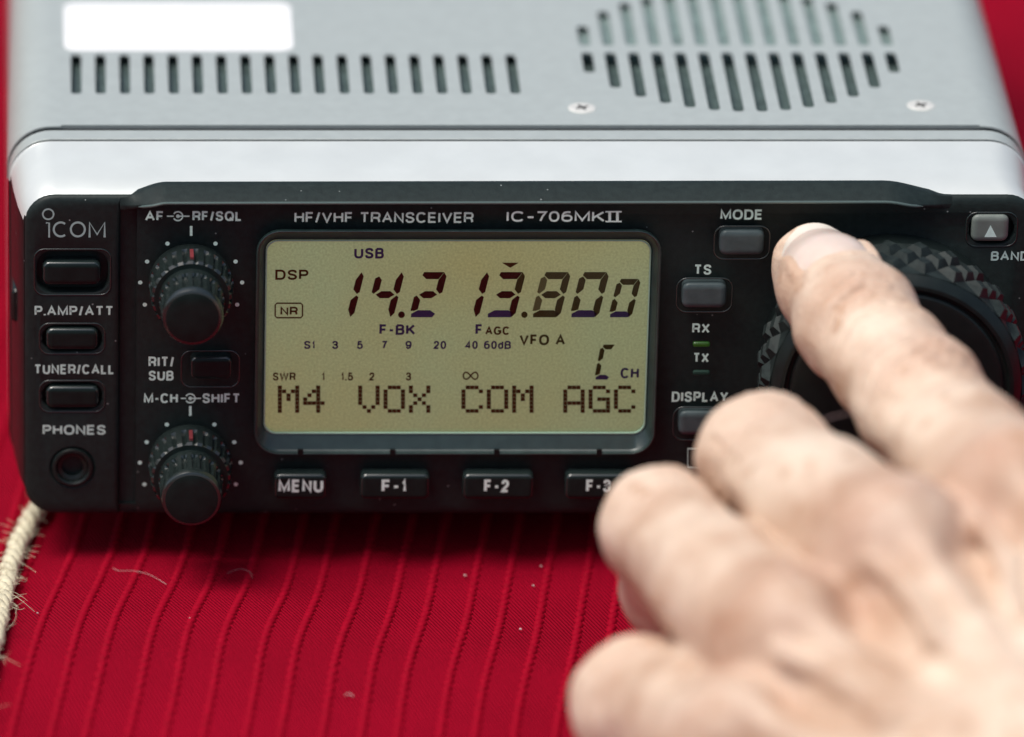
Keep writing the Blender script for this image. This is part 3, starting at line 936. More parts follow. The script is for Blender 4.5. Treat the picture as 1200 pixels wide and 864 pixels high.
# --- tuning dial
mb = MB()
Yd = YC - 15.5
mb.lathe(DC, [(16, .6), (20.2, .3), (20.2, YC - 1.6), (20.3, Yd + 1.6), (19.6, Yd + .6), (18.9, Yd), (18.3, Yd - .05), (17.9, Yd + .5), (17.4, Yd + .7)], 96)
dial = mb.build('tuning_dial', M_BLACK2, radio, angle=30, loc=DC)
mb = MB()
nA, rowsN = 26, 4
ya, yb = YC - 1.8, Yd + 1.6
dyr = (yb - ya) / rowsN
def gp(u, j, r_):
    a = 2 * math.pi * u / nA + .06
    return (DC[0] + r_ * math.cos(a), ya + dyr * j, DC[2] + r_ * math.sin(a))
RV, RP = 20.5, 21.7
for j in range(0, rowsN + 1):
    off = .5 if j % 2 else 0
    for i in range(nA):
        u = i + off
        L_, Rr = gp(u - .5, j, RV), gp(u + .5, j, RV)
        Tt, Bt = gp(u, min(j + 1, rowsN), RV), gp(u, max(j - 1, 0), RV)
        if 0 < j < rowsN:
            s_ = .46
            pk = [gp(u - .5 * s_, j, RP), gp(u, j - s_, RP), gp(u + .5 * s_, j, RP), gp(u, j + s_, RP)]
            cs = [L_, Bt, Rr, Tt]
            mb.add(cs + pk, [[k, (k + 1) % 4, 4 + (k + 1) % 4, 4 + k] for k in range(4)] + [[4, 5, 6, 7]])
        elif j == 0:
            mb.add([L_, Rr, Tt], [[0, 1, 2]])
        else:
            mb.add([L_, Rr, Bt], [[0, 2, 1]])
mb.build('grip_ring', M_RUBBER, dial, smooth=False)
mb = MB()
mb.lathe(DC, [(17.3, Yd + 1.2), (17.3, Yd + .35), (17.0, Yd + .1), (16.2, Yd - .02), (9, Yd + .3), (.4, Yd + .5)], 72)
mb.build('dial_cap', M_BLACK2, dial, angle=30)
# --- feet and the side connector lug
for x, y in ((20, 40), (148, 40), (20, 185), (148, 185)):
    mb = MB()
    n = 24
    mb.rings([[(x + r_ * math.cos(2 * math.pi * k / n), y + r_ * math.sin(2 * math.pi * k / n), z) for k in range(n)] for r_, z in ((6, -.4), (6.4, .4), (6.4, ZB - .3), (6.6, ZB + .3))])
    mb.build('rubber_foot', M_FOOT, radio)
mb = MB()
a_ = at(17, 352, 9)
p = rrect(a_[0] - .5, a_[2] - 3, a_[0] + 1.6, a_[2] + 3, .8, 4)
plate(mb, p, [(0, 16), (0, 7), (.4, 6.5)])
mb.build('side_latch', M_BLACK2, radio)
# ================================================================== the red cloth
RD0, RD1 = atz(97, 606, 0), atz(25, 842, 0)
RSL = (RD1[0] - RD0[0]) / (RD1[1] - RD0[1])        # dx per dy of a cord
RSP = 6.12
YV, YK = atz(250, 672, 0)[1], atz(250, 772, 6)[1]
def cloth_h(x, y):
    fade = .42 + .58 * (1 - smoothstep(30, 110, x))
    bend = 1.6 * math.sin(x * .05) + .02 * (x - 40)
    h = 0.0
    u = (YV + bend - y) / (YV - YK)
    if u > 0:
        h = 5.2 * fade * smoothstep(0, 1, u) if u < 1 else 5.2 * fade
        if u > 1: h -= .055 * fade * (u - 1) * (YV - YK) + .5 * fade * math.sin(min((u - 1) * 2.2, 9.0))
    h += .6 * math.sin(x * .043 + y * .021 + 1.0) + .5 * math.sin(x * .019 - y * .052) + .12 * math.sin(x * .11 + y * .04)
    if -14 < x < 181 and y > -4:
        h *= max(0.0, 1 - (y + 4) / 8)
    return h
def cord_off(y):
    return .25 * math.sin(y * .055) + .15 * math.sin(y * .13 + 1)
mb = MB()
xs = np.concatenate([np.arange(-420, -60, 6.0), np.arange(-60, 231, 2.0), np.arange(234, 640, 6.0)])
ys = np.concatenate([np.arange(-420, -96, 4.0), np.arange(-96, 30, 1.5), np.arange(30, 900, 6.0)])
vs = [(x, y, cloth_h(x, y)) for y in ys for x in xs]
nx = len(xs)
mb.add(vs, [[j * nx + i, j * nx + i + 1, (j + 1) * nx + i + 1, (j + 1) * nx + i] for j in range(len(ys) - 1) for i in range(nx - 1)])
for k in range(-84, 110):
    x0 = RD0[0] + k * RSP + .38 * math.sin(k * 2.4)
    near = -9 < k < 31
    yy = np.concatenate([np.arange(-418, -92, 4.0), np.arange(-92, 22, .29 if near else 4.0), np.arange(22, 896, 6.0)])
    ph = (k * .37) % 1
    rings_ = []
    for y in yy:
        xc = x0 + (y - RD0[1]) * RSL + cord_off(y + 3 * k)
        zc = cloth_h(xc, y)
        if near and -92 <= y < 22:
            u = (y / 2.35 + ph + .25 * math.sin(y * .21 + k)) % 1
            q = .30 + .78 * math.sin(math.pi * u) ** .7
        else:
            q = .98
        if not -418 < xc < 634: continue
        rings_.append([(xc + .84 * q * math.cos(a), y + .22 * math.cos(a), zc - .10 + .66 * q * math.sin(a)) for a in np.linspace(math.pi, 0, 7)])
    if len(rings_) > 3: mb.rings(rings_, closed=False, cap0=False, cap1=False, mi=1)
def cloth_material():
    m = mat('red_woven_cotton', (.285, .0014, .016), .72, spec=.05, sheen=.0)
    t = m.node_tree
    b = t.nodes['Principled BSDF']
    b.inputs['Sheen Roughness'].default_value = .4
    b.inputs['Sheen Tint'].default_value = (1, .45, .5, 1)
    tc = t.nodes['Texture Coordinate']
    mp = t.nodes.new('ShaderNodeMapping')
    mp.inputs['Rotation'].default_value = (0, 0, R(-18))
    t.links.new(tc.outputs['Object'], mp.inputs['Vector'])
    wv = t.nodes.new('ShaderNodeTexWave')
    wv.inputs['Scale'].default_value = 520
    wv.inputs['Distortion'].default_value = 1.2
    wv.inputs['Detail'].default_value = 2
    wv.inputs['Detail Scale'].default_value = 3
    t.links.new(mp.outputs[0], wv.inputs['Vector'])
    n = t.nodes.new('ShaderNodeTexNoise')
    n.inputs['Scale'].default_value, n.inputs['Detail'].default_value = 1600, 4
    t.links.new(tc.outputs['Object'], n.inputs['Vector'])
    mx = t.nodes.new('ShaderNodeMix')
    mx.inputs['Factor'].default_value = .4
    t.links.new(wv.outputs['Fac'], mx.inputs['A']); t.links.new(n.outputs['Fac'], mx.inputs['B'])
    bp = t.nodes.new('ShaderNodeBump')
    bp.inputs['Strength'].default_value, bp.inputs['Distance'].default_value = 1.0, .0003
    t.links.new(mx.outputs['Result'], bp.inputs['Height'])
    t.links.new(bp.outputs[0], b.inputs['Normal'])
    n2 = t.nodes.new('ShaderNodeTexNoise')
    n2.inputs['Scale'].default_value, n2.inputs['Detail'].default_value = 38, 6
    t.links.new(tc.outputs['Object'], n2.inputs['Vector'])
    mr = t.nodes.new('ShaderNodeMapRange')
    mr.inputs['To Min'].default_value, mr.inputs['To Max'].default_value = .72, 1.28
    t.links.new(n2.outputs['Fac'], mr.inputs['Value'])
    mr3 = t.nodes.new('ShaderNodeMapRange')
    mr3.inputs['To Min'].default_value, mr3.inputs['To Max'].default_value = .62, 1.3
    t.links.new(mx.outputs['Result'], mr3.inputs['Value'])
    ml = t.nodes.new('ShaderNodeMath'); ml.operation = 'MULTIPLY'
    t.links.new(mr.outputs[0], ml.inputs[0]); t.links.new(mr3.outputs[0], ml.inputs[1])
    hs = t.nodes.new('ShaderNodeHueSaturation')
    hs.inputs['Color'].default_value = (.285, .0014, .016, 1)
    t.links.new(ml.outputs[0], hs.inputs['Value'])
    t.links.new(hs.outputs[0], b.inputs['Base Color'])
    return m
mis = mb.mi
mb.mi = [0] * len(mis)
cloth = mb.build('tablecloth', cloth_material(), None, angle=70, recalc=False)
cord_m = mat('red_cord_thread', (.295, .0014, .0155), .65, spec=.06, noise=.15, nscale=900, bump=.4, bscale=2500)
cloth.data.materials.append(cord_m)
cloth.data.polygons.foreach_set('material_index', mis)
tag(cloth, 'red woven tablecloth with raised ribbed cords lying under the radio', 'tablecloth')

# ------------------------------------------------------------------ string by the left corner, lint
M_STRING = mat('cream_cotton_string', (.64, .59, .43), .85, spec=.1, noise=.25, nscale=700, bump=.6, bscale=1800)
M_LINT = mat('white_lint', (.55, .40, .40), .8, spec=.1)
def on_cloth(px, py, lift):
    p = atz(px, py, lift)
    for _ in range(3):
        p = atz(px, py, cloth_h(p[0], p[1]) + lift)
    return p
sp_px = [(64, 548), (54, 570), (46, 592), (36, 608), (24, 630), (12, 662), (4, 700), (-6, 745), (-22, 800), (-45, 870)]
path = []
for i in range(len(sp_px) - 1):
    for k in range(6):
        u = k / 6
        path.append((sp_px[i][0] + (sp_px[i + 1][0] - sp_px[i][0]) * u, sp_px[i][1] + (sp_px[i + 1][1] - sp_px[i][1]) * u))
cen = np.array([on_cloth(px, py, 1.9) for px, py in path])
for _ in range(4):
    cen[1:-1] = (cen[:-2] + cen[1:-1] * 2 + cen[2:]) / 4
mb = MB()
fine = []
for i in range(len(cen) - 1):
    for k in range(4): fine.append(cen[i] + (cen[i + 1] - cen[i]) * k / 4)
fine = np.array(fine)
ln = np.concatenate([[0], np.cumsum(np.linalg.norm(np.diff(fine, axis=0), axis=1))])
for s_ in range(3):
    P = []
    rr = []
    for i, c in enumerate(fine):
        d = fine[min(i + 1, len(fine) - 1)] - fine[max(i - 1, 0)]; d /= np.linalg.norm(d)
        a = np.cross(d, [0, 0, 1]); a /= np.linalg.norm(a); b = np.cross(a, d)
        th = 2 * math.pi * (ln[i] / 9.5 + s_ / 3)
        P.append(c + .74 * (math.cos(th) * a + math.sin(th) * b))
        rr.append(.96 + .14 * math.sin(ln[i] * 1.3 + s_ * 2))
    mb.tube(P, rr, 9)
rnd = random.Random(3)
for _ in range(420):                                   # loose fibres standing off the string
    i = rnd.randrange(6, len(fine) - 4)
    a = rnd.uniform(0, 2 * math.pi)
    loose = smoothstep(60, 130, i)
    if loose < .5 and rnd.random() < .6: continue
    c = fine[i] + (1.5 + .5 * loose * rnd.random()) * np.array([math.cos(a), .4 * math.sin(a), abs(math.sin(a)) * .9])
    tg = fine[min(i + 3, len(fine) - 1)] - fine[i - 3]; tg /= np.linalg.norm(tg)
    d = tg * rnd.choice((-1, 1)) * rnd.uniform(.3, 1) + np.array([math.cos(a) * rnd.uniform(0, .8), rnd.uniform(-.4, .4), rnd.uniform(0, .6)])
    L = rnd.uniform(.5, 1.8 + 2.2 * loose)
    e = np.array([rnd.uniform(-1, 1), rnd.uniform(-1, 1), rnd.uniform(-.9, .3)])
    g2 = np.array([rnd.uniform(-1, 1), rnd.uniform(-1, 1), rnd.uniform(-.6, .4)])
    us = [k / 7 for k in range(8)]
    mb.tube([c + d * L * u + e * L * u * u * .8 + g2 * L * .35 * math.sin(3.6 * u) * u for u in us], [.05 - .025 * u for u in us], 4)
strg = mb.build('string', M_STRING, None, loc=tuple(cen[10]), angle=70)
tag(strg, 'frayed cream twisted string lying on the red cloth by the corner of the radio', 'string')
def lint(pxs, rad, label):
    P = [on_cloth(px, py, .55) for px, py in pxs]
    mb = MB()
    Q = [np.array(p) for p in _sp3(P)]
    mb.tube(Q, rad, 6)
    o = mb.build('lint_thread', M_LINT, None, loc=tuple(Q[0]))
    tag(o, label, 'lint')
def _sp3(P):
    out = []
    P = [np.array(p) for p in P]
    P = [2 * P[0] - P[1]] + P + [2 * P[-1] - P[-2]]
    for i in range(1, len(P) - 2):
        for k in range(5):
            t = k / 5
            out.append(.5 * (2 * P[i] + (P[i + 1] - P[i - 1]) * t + (2 * P[i - 1] - 5 * P[i] + 4 * P[i + 1] - P[i + 2]) * t * t + (3 * P[i] - P[i - 1] - 3 * P[i + 1] + P[i + 2]) * t ** 3))
    return out + [P[-2]]
lint([(132, 666), (140, 669), (155, 669), (170, 672), (182, 677), (195, 685)], .034, 'long pale thread of lint lying across the red cords below the radio')
lint([(266, 672), (280, 667), (292, 670), (296, 677)], .022, 'short faint curl of lint on the shaded red cloth')
lint([(404, 815), (409, 813), (414, 816)], .07, 'small pale scrap of lint near the bottom of the red cloth')
for px, py, r_ in ((223, 726, .22), (610, 738, .2), (545, 675, .2), (625, 687, .17), (44, 719, .14), (634, 664, .15)):
    c = on_cloth(px, py, .5 if px != 223 else .3)
    mb = MB()
    mb.tube([c + np.array([-r_, 0, 0]), c + np.array([-.5 * r_, .1, .05]), c + np.array([.4 * r_, 0, .1]), c + np.array([r_, -.1, 0])], [r_ * .5, r_, r_ * .9, r_ * .4], 7)
    o = mb.build('lint_speck', M_LINT, None, loc=tuple(c))
    tag(o, 'tiny white speck of lint on the red cloth', 'lint', 'white lint specks on the cloth')

# ================================================================== the hand
J = {   # joints: picture position, distance in front of the face along the view, radius
    'i_tip': (955, 312, 17.5, 7.0), 'i_pad': (975, 338, 26, 8.3), 'i_dip': (1004, 378, 36, 9.3), 'i_mid': (1041, 423, 46, 9.3), 'i_pip': (1077, 470, 56, 9.9), 'i_pm': (1131, 531, 76, 10.1), 'i_mcp': (1188, 596, 98, 12.5),
    'm_mcp': (1045, 660, 106, 13.0), 'm_pm': (965, 598, 86, 10.6), 'm_pip': (893, 540, 64, 9.9), 'm_dip': (930, 612, 40, 8.6), 'm_tip': (1010, 690, 46, 7.8),
    'r_mcp': (920, 762, 112, 12.4), 'r_pm': (845, 688, 92, 10.2), 'r_pip': (778, 620, 70, 9.1), 'r_dip': (797, 690, 49, 8.8), 'r_tip': (890, 760, 52, 7.5),
    'l_mcp': (862, 880, 120, 11.2), 'l_pm': (815, 850, 104, 10.3), 'l_pip': (752, 826, 88, 10.4), 'l_dip': (760, 868, 66, 7.2), 'l_tip': (830, 905, 70, 6.6),
    'wr_a': (1390, 1040, 168, 20), 'wr_b': (1250, 1110, 172, 20), 'arm_a': (1560, 1300, 215, 26), 'arm_b': (1480, 1340, 215, 26),
    't_cmc': (1400, 930, 150, 16), 't_mcp': (1430, 770, 122, 12.5), 't_ip': (1410, 640, 100, 10.5), 't_tip': (1385, 545, 82, 8.5),
}
JP = {k: atd(v_[0], v_[1], v_[2]) for k, v_ in J.items()}
JR = {k: v_[3] for k, v_ in J.items()}
VIEW = -FWD                                       # towards the camera
def cone(p, a, b, ra, rb):
    ba = b - a
    q = p - a
    h = np.clip(q @ ba / (ba @ ba), 0, 1)
    d = np.linalg.norm(q - h[:, None] * ba, axis=1)
    return d - (ra + (rb - ra) * h)
def smin(a, b, k):
    h = np.maximum(k - np.abs(a - b), 0) / k
    return np.minimum(a, b) - h * h * k * .25
def chain(p, names, k=3.0, add=()):
    d = None
    for a, b in zip(names[:-1], names[1:]):
        c = cone(p, JP[a], JP[b], JR[a], JR[b])
        d = c if d is None else smin(d, c, k)
    for c_, r_, k_ in add:
        d = smin(d, np.linalg.norm(p - c_, axis=1) - r_, k_)
    return d
# frame of the pointing finger's last joint
AX = JP['i_dip'] - JP['i_tip']; AX = AX / np.linalg.norm(AX)
ND = UP * .80 + VIEW * .60 - RIGHT * .12
ND = ND - (ND @ AX) * AX; ND = ND / np.linalg.norm(ND)
BD = np.cross(AX, ND)
TIP = JP['i_tip']
NAIL_C = TIP + AX * 8.6                            # centre of the nail along the finger
def toward(names, up, f=1.0):
    return [JP[n] + up * f for n in names]
BACK = (VIEW * .80 + UP * .60); BACK = BACK / np.linalg.norm(BACK)
def P3(px, py, t): return atd(px, py, t)
def _on(a, f, up_, dx=0):                            # a point along a metacarpal, lifted to the skin of the back
    e = JP['wr_a'] + (JP['wr_b'] - JP['wr_a']) * f
    return lambda s_, dx_: JP[a] + (e - JP[a]) * s_ + BACK * (up_ + 6.5 * s_) + RIGHT * dx_
_v1, _v2, _v3 = _on('m_mcp', .4, 8.6), _on('r_mcp', .6, 8.2), _on('i_mcp', .2, 8.2)
VEINS = [[_v1(.10, -7), _v1(.22, -5), _v1(.34, -6.5), _v1(.5, -3), _v1(.7, -4)],
         [_v2(.14, -8), _v2(.26, -4.5), _v2(.42, -5), _v1(.5, -3)],
         [_v3(.12, -9), _v3(.25, -7), _v3(.36, -9), _v3(.55, -6)]]
def base_sdf(p):
    fi = chain(p, ['i_tip', 'i_pad', 'i_dip', 'i_mid', 'i_pip', 'i_pm', 'i_mcp'], 2.5,
               [(JP['i_pip'] + BACK * 1.6, 9.2, 3), (JP['i_dip'] + ND * .5, 9.0, 3), (TIP + AX * 3 - ND * 1.6, 6.6, 3)])
    fm = chain(p, ['m_mcp', 'm_pm', 'm_pip', 'm_dip', 'm_tip'], 3.0, [(JP['m_pip'] + UP * 1.4 + RIGHT * 1.2, 8.9, 3)])
    fr = chain(p, ['r_mcp', 'r_pm', 'r_pip', 'r_dip', 'r_tip'], 3.0, [(JP['r_pip'] + UP * .8 - RIGHT * .4, 8.5, 3)])
    fl = chain(p, ['l_mcp', 'l_pm', 'l_pip', 'l_dip', 'l_tip'], 3.0)
    ft = chain(p, ['t_cmc', 't_mcp', 't_ip', 't_tip'], 4.0)
    d = smin(fi, fm, 2.0)
    d = smin(d, fr, .9)
    d = smin(d, fl, 1.2)
    for f1, f2, a, b_, dep in ((fm, fr, 'm_pip', 'r_pip', 2.0), (fr, fl, 'r_pip', 'l_pip', 1.2)):      # clefts between the knuckles
        mid = (JP[a] + JP[b_]) / 2 + (JP['r_mcp'] - JP['r_pip']) * .12
        d = d + dep * np.exp(-((f1 - f2) / 1.9) ** 2) * np.exp(-(np.linalg.norm(p - mid, axis=1) / 11.0) ** 2)
    # back of the hand
    w1, w2 = JP['wr_a'], JP['wr_b']
    mc = cone(p, JP['i_mcp'] - BACK * 3.5, w1, 10.5, 18)
    for n, f, r0 in (('m_mcp', .36, 10.5), ('r_mcp', .68, 10.0), ('l_mcp', .95, 9.4)):
        mc = smin(mc, cone(p, JP[n] - BACK * 3.5, w1 + (w2 - w1) * f, r0, 18), 4.5)
    mc = smin(mc, cone(p, w1, JP['arm_a'], 20, 27), 8); mc = smin(mc, cone(p, w2, JP['arm_b'], 20, 27), 8)
    # webs between the knuckles
    for a, b in (('i_mcp', 'm_mcp'), ('m_mcp', 'r_mcp'), ('r_mcp', 'l_mcp')):
        mc = smin(mc, cone(p, JP[a] - BACK * 9.5, JP[b] - BACK * 9.5, 8.5, 8), 3.5)
    for a, b in (('m_pm', 'r_pm'), ('r_pm', 'l_pm')):
        mc = smin(mc, cone(p, JP[a] * .45 + JP[a[0] + '_mcp'] * .55 - BACK * 4, JP[b] * .45 + JP[b[0] + '_mcp'] * .55 - BACK * 2.5, 7.6, 7.2), 5)
    # knuckle heads and extensor tendons
    for n, r_ in (('i_mcp', 9), ('m_mcp', 9.6), ('r_mcp', 8.8), ('l_mcp', 7.6)):
        mc = smin(mc, np.linalg.norm(p - (JP[n] + BACK * 6.2), axis=1) - r_, 3.2)
    for n, f in (('i_mcp', .15), ('m_mcp', .4), ('r_mcp', .62), ('l_mcp', .85)):
        e = w1 + (w2 - w1) * f + BACK * 17
        mc = smin(mc, cone(p, JP[n] + BACK * 10.6, JP[n] * .35 + e * .65, 2.5, 2.2), 3.6)
    for vein in VEINS:                              # veins over the back of the hand
        for a, b in zip(vein[:-1], vein[1:]):
            mc = smin(mc, cone(p, a, b, 1.5, 1.5), 2.4)
    d = smin(d, mc, 3.6)
    d = smin(d, ft, 6)
    mc2 = cone(p, JP['t_cmc'], JP['i_mcp'] - BACK * 8, 13, 7)
    d = smin(d, mc2, 7)
    return d
def crease_term(p):
    out = np.zeros(len(p))
    def add(c, ax, nd, s0, wdt, dep, ext, bend, ph):
        q = p - c
        along = q @ ax
        rad = q - along[:, None] * ax
        rl = np.linalg.norm(rad, axis=1) + 1e-6
        cosn = (rad @ nd) / rl
        side = rad @ np.cross(ax, nd)
        s = along - s0 - bend * (side / 8) ** 2 + .25 * np.sin(side * 1.1 + ph) + .12 * np.sin(side * 2.9 + ph * 2)
        wgt = np.clip((cosn - ext) / (1 - ext), 0, 1) ** .7 * (rl < 16)
        out[:] += 2.1 * dep * np.exp(-(s / (wdt * 1.15)) ** 2) * wgt
    # last joint of the pointing finger
    for s0, w_, d_, ph in ((1.0, .7, .12, 0), (3.2, .7, .26, 1.1), (6.0, .8, .44, 2.0), (8.8, .7, .30, 3.3), (11.8, .8, .36, 4.1), (14.4, .8, .14, 5.0)):
        add(JP['i_dip'], AX, ND, s0, w_, d_, .15, 2.2, ph)
    ax = JP['i_pm'] - JP['i_dip']; ax /= np.linalg.norm(ax)
    nd = BACK - (BACK @ ax) * ax; nd /= np.linalg.norm(nd)
    for s0, w_, d_, ph in ((-7.5, .9, .25, .5), (-5, .8, .42, 1.7), (-2.6, .7, .5, 2.4), (-.3, .7, .55, 3.9), (2.2, .8, .5, 4.4), (4.8, .9, .36, 5.6), (7.6, 1, .2, .2)):
        add(JP['i_pip'], ax, nd, s0 * 1.25 + 7, w_, d_, .2, 1.2, ph)
    for f in 'mrl':
        ax = JP[f + '_mcp'] - JP[f + '_pip']; ax /= np.linalg.norm(ax)
        nd = UP * .8 + VIEW * .6; nd = nd - (nd @ ax) * ax; nd /= np.linalg.norm(nd)
        for s0, d_, ph in ((-5, .3, 1), (-2.6, .42, 2), (0, .42, 3), (2.6, .36, 4), (5.5, .25, 5)):
            add(JP[f + '_pip'], ax, nd, s0, .8, d_, .1, 1.0, ph)
    # nail bed: a shallow seat and soft folds round it
    q = p - NAIL_C
    u, v_, n_ = q @ BD, q @ AX, q @ ND
    inside = (np.abs(u) < 6.3) & (v_ > -11.5) & (v_ < 5.6) & (n_ > 1)
    m_ = np.clip((6.3 - np.abs(u)) / .7, 0, 1) * np.clip((5.6 - v_) / .7, 0, 1) * np.clip((v_ + 11.5) / 1, 0, 1)
    out += np.where(inside, .55 * m_, 0)
    fold = np.exp(-((np.abs(u) - 6.7) / .8) ** 2) * np.clip((6.5 - v_) / 2, 0, 1) * np.clip((v_ + 6) / 3, 0, 1) + np.exp(-((v_ - 6.4) / .9) ** 2) * np.clip((6.6 - np.abs(u)) / 1.5, 0, 1)
    out -= np.where(n_ > 1, .5 * fold, 0)
    # soft unevenness, veins
    out += .16 * np.sin(p[:, 0] * .55 + 1.3 * np.sin(p[:, 2] * .31)) * np.sin(p[:, 2] * .48 + p[:, 1] * .37)
    return out
def hand_mesh():
    lo = np.min([JP[k] - JR[k] for k in JP], axis=0) - 4
    hi = np.max([JP[k] + JR[k] for k in JP], axis=0) + 4
    hs = 1.15
    N = np.ceil((hi - lo) / hs).astype(int)
    ax = [lo[i] + hs * np.arange(N[i]) for i in range(3)]
    F = np.empty(N, np.float32)
    for i in range(N[0]):
        Yg, Zg = np.meshgrid(ax[1], ax[2], indexing='ij')
        p = np.stack([np.full(Yg.size, ax[0][i]), Yg.ravel(), Zg.ravel()], 1)
        F[i] = base_sdf(p).reshape(N[1], N[2])
    ins = F < 0
    cell = np.zeros(N - 1, np.int8)
    for dx in (0, 1):
        for dy in (0, 1):
            for dz in (0, 1):
                cell += ins[dx:N[0] - 1 + dx, dy:N[1] - 1 + dy, dz:N[2] - 1 + dz]
    act = (cell > 0) & (cell < 8)
    idx = -np.ones(N - 1, np.int64)
    ijk = np.argwhere(act)
    idx[act] = np.arange(len(ijk))
    acc = np.zeros((len(ijk), 3)); cnt = np.zeros(len(ijk))
    cor = [(a, b, c) for a in (0, 1) for b in (0, 1) for c in (0, 1)]
    for a in cor:
        for b in cor:
            if sum(abs(a[i] - b[i]) for i in range(3)) == 1 and a < b:
                fa = F[ijk[:, 0] + a[0], ijk[:, 1] + a[1], ijk[:, 2] + a[2]]
                fb = F[ijk[:, 0] + b[0], ijk[:, 1] + b[1], ijk[:, 2] + b[2]]
                cr = (fa < 0) != (fb < 0)
                t = np.where(cr, fa / np.where(fa == fb, 1, fa - fb), 0)
                pos = np.array(a)[None] + t[:, None] * (np.array(b) - np.array(a))[None]
                acc += np.where(cr[:, None], pos, 0); cnt += cr
    V = lo + hs * (ijk + acc / cnt[:, None])
    faces = []
    for d in range(3):
        o1, o2 = [(1, 2), (2, 0), (0, 1)][d]
        sl = [slice(None)] * 3; sl2 = [slice(None)] * 3
        sl[d] = slice(0, N[d] - 1); sl2[d] = slice(1, N[d])
        cr = ins[tuple(sl)] != ins[tuple(sl2)]
        e = np.argwhere(cr)
        e = e[(e[:, o1] > 0) & (e[:, o2] > 0) & (e[:, o1] < N[o1] - 1) & (e[:, o2] < N[o2] - 1)]
        flip = ins[tuple(sl)][e[:, 0], e[:, 1], e[:, 2]]
        def gi(u, v_):
            q = e.copy(); q[:, o1] -= u; q[:, o2] -= v_
            return idx[q[:, 0], q[:, 1], q[:, 2]]
        quad = np.stack([gi(1, 1), gi(0, 1), gi(0, 0), gi(1, 0)], 1)
        quad[~flip] = quad[~flip][:, ::-1]
        faces.append(quad)
    faces = np.concatenate(faces)
    me = bpy.data.meshes.new('hand')
    me.from_pydata([tuple(v_) for v_ in V], [], faces.tolist())
    o = bpy.data.objects.new('tmp', me); COL.objects.link(o)
    md = o.modifiers.new('s', 'SUBSURF'); md.levels = md.render_levels = 1
    dg = bpy.context.evaluated_depsgraph_get()
    m2 = bpy.data.meshes.new_from_object(o.evaluated_get(dg))
    bpy.data.objects.remove(o); bpy.data.meshes.remove(me)
    n = len(m2.vertices)
    co = np.empty(n * 3, np.float32); m2.vertices.foreach_get('co', co)
    p = co.reshape(-1, 3).astype(float)
    eps = .25
    for it in range(2):
        f0 = base_sdf(p)
        g = np.stack([base_sdf(p + eps * np.eye(3)[i]) - f0 for i in range(3)], 1) / eps
        gn = g / (np.linalg.norm(g, axis=1, keepdims=True) + 1e-6)
        p = p - gn * np.clip(f0, -1, 1)[:, None]
    g0 = gn
    p = p - g0 * crease_term(p)[:, None]
    # blush over the knuckles and fingertip, as skin pigment
    red = np.zeros(n)
    for k, s_, a_ in (('i_pip', 8, .55), ('i_dip', 6, .5), ('i_mcp', 13, .6), ('m_mcp', 12, .75), ('m_pip', 8, .35), ('r_pip', 7, .3), ('r_mcp', 11, .55), ('l_mcp', 10, .4), ('l_pip', 8, .35)):
        d = np.linalg.norm(p - (JP[k] + BACK * JR[k] * .7), axis=1)
        red += a_ * np.exp(-(d / s_) ** 2)
    m2.vertices.foreach_set('co', ((p) * S).astype(np.float32).ravel())
    at_ = m2.attributes.new('blush', 'FLOAT', 'POINT')
    at_.data.foreach_set('value', 1.3 * red.astype(np.float32))
    m2.polygons.foreach_set('use_smooth', [True] * len(m2.polygons))
    m2.update()
    return m2
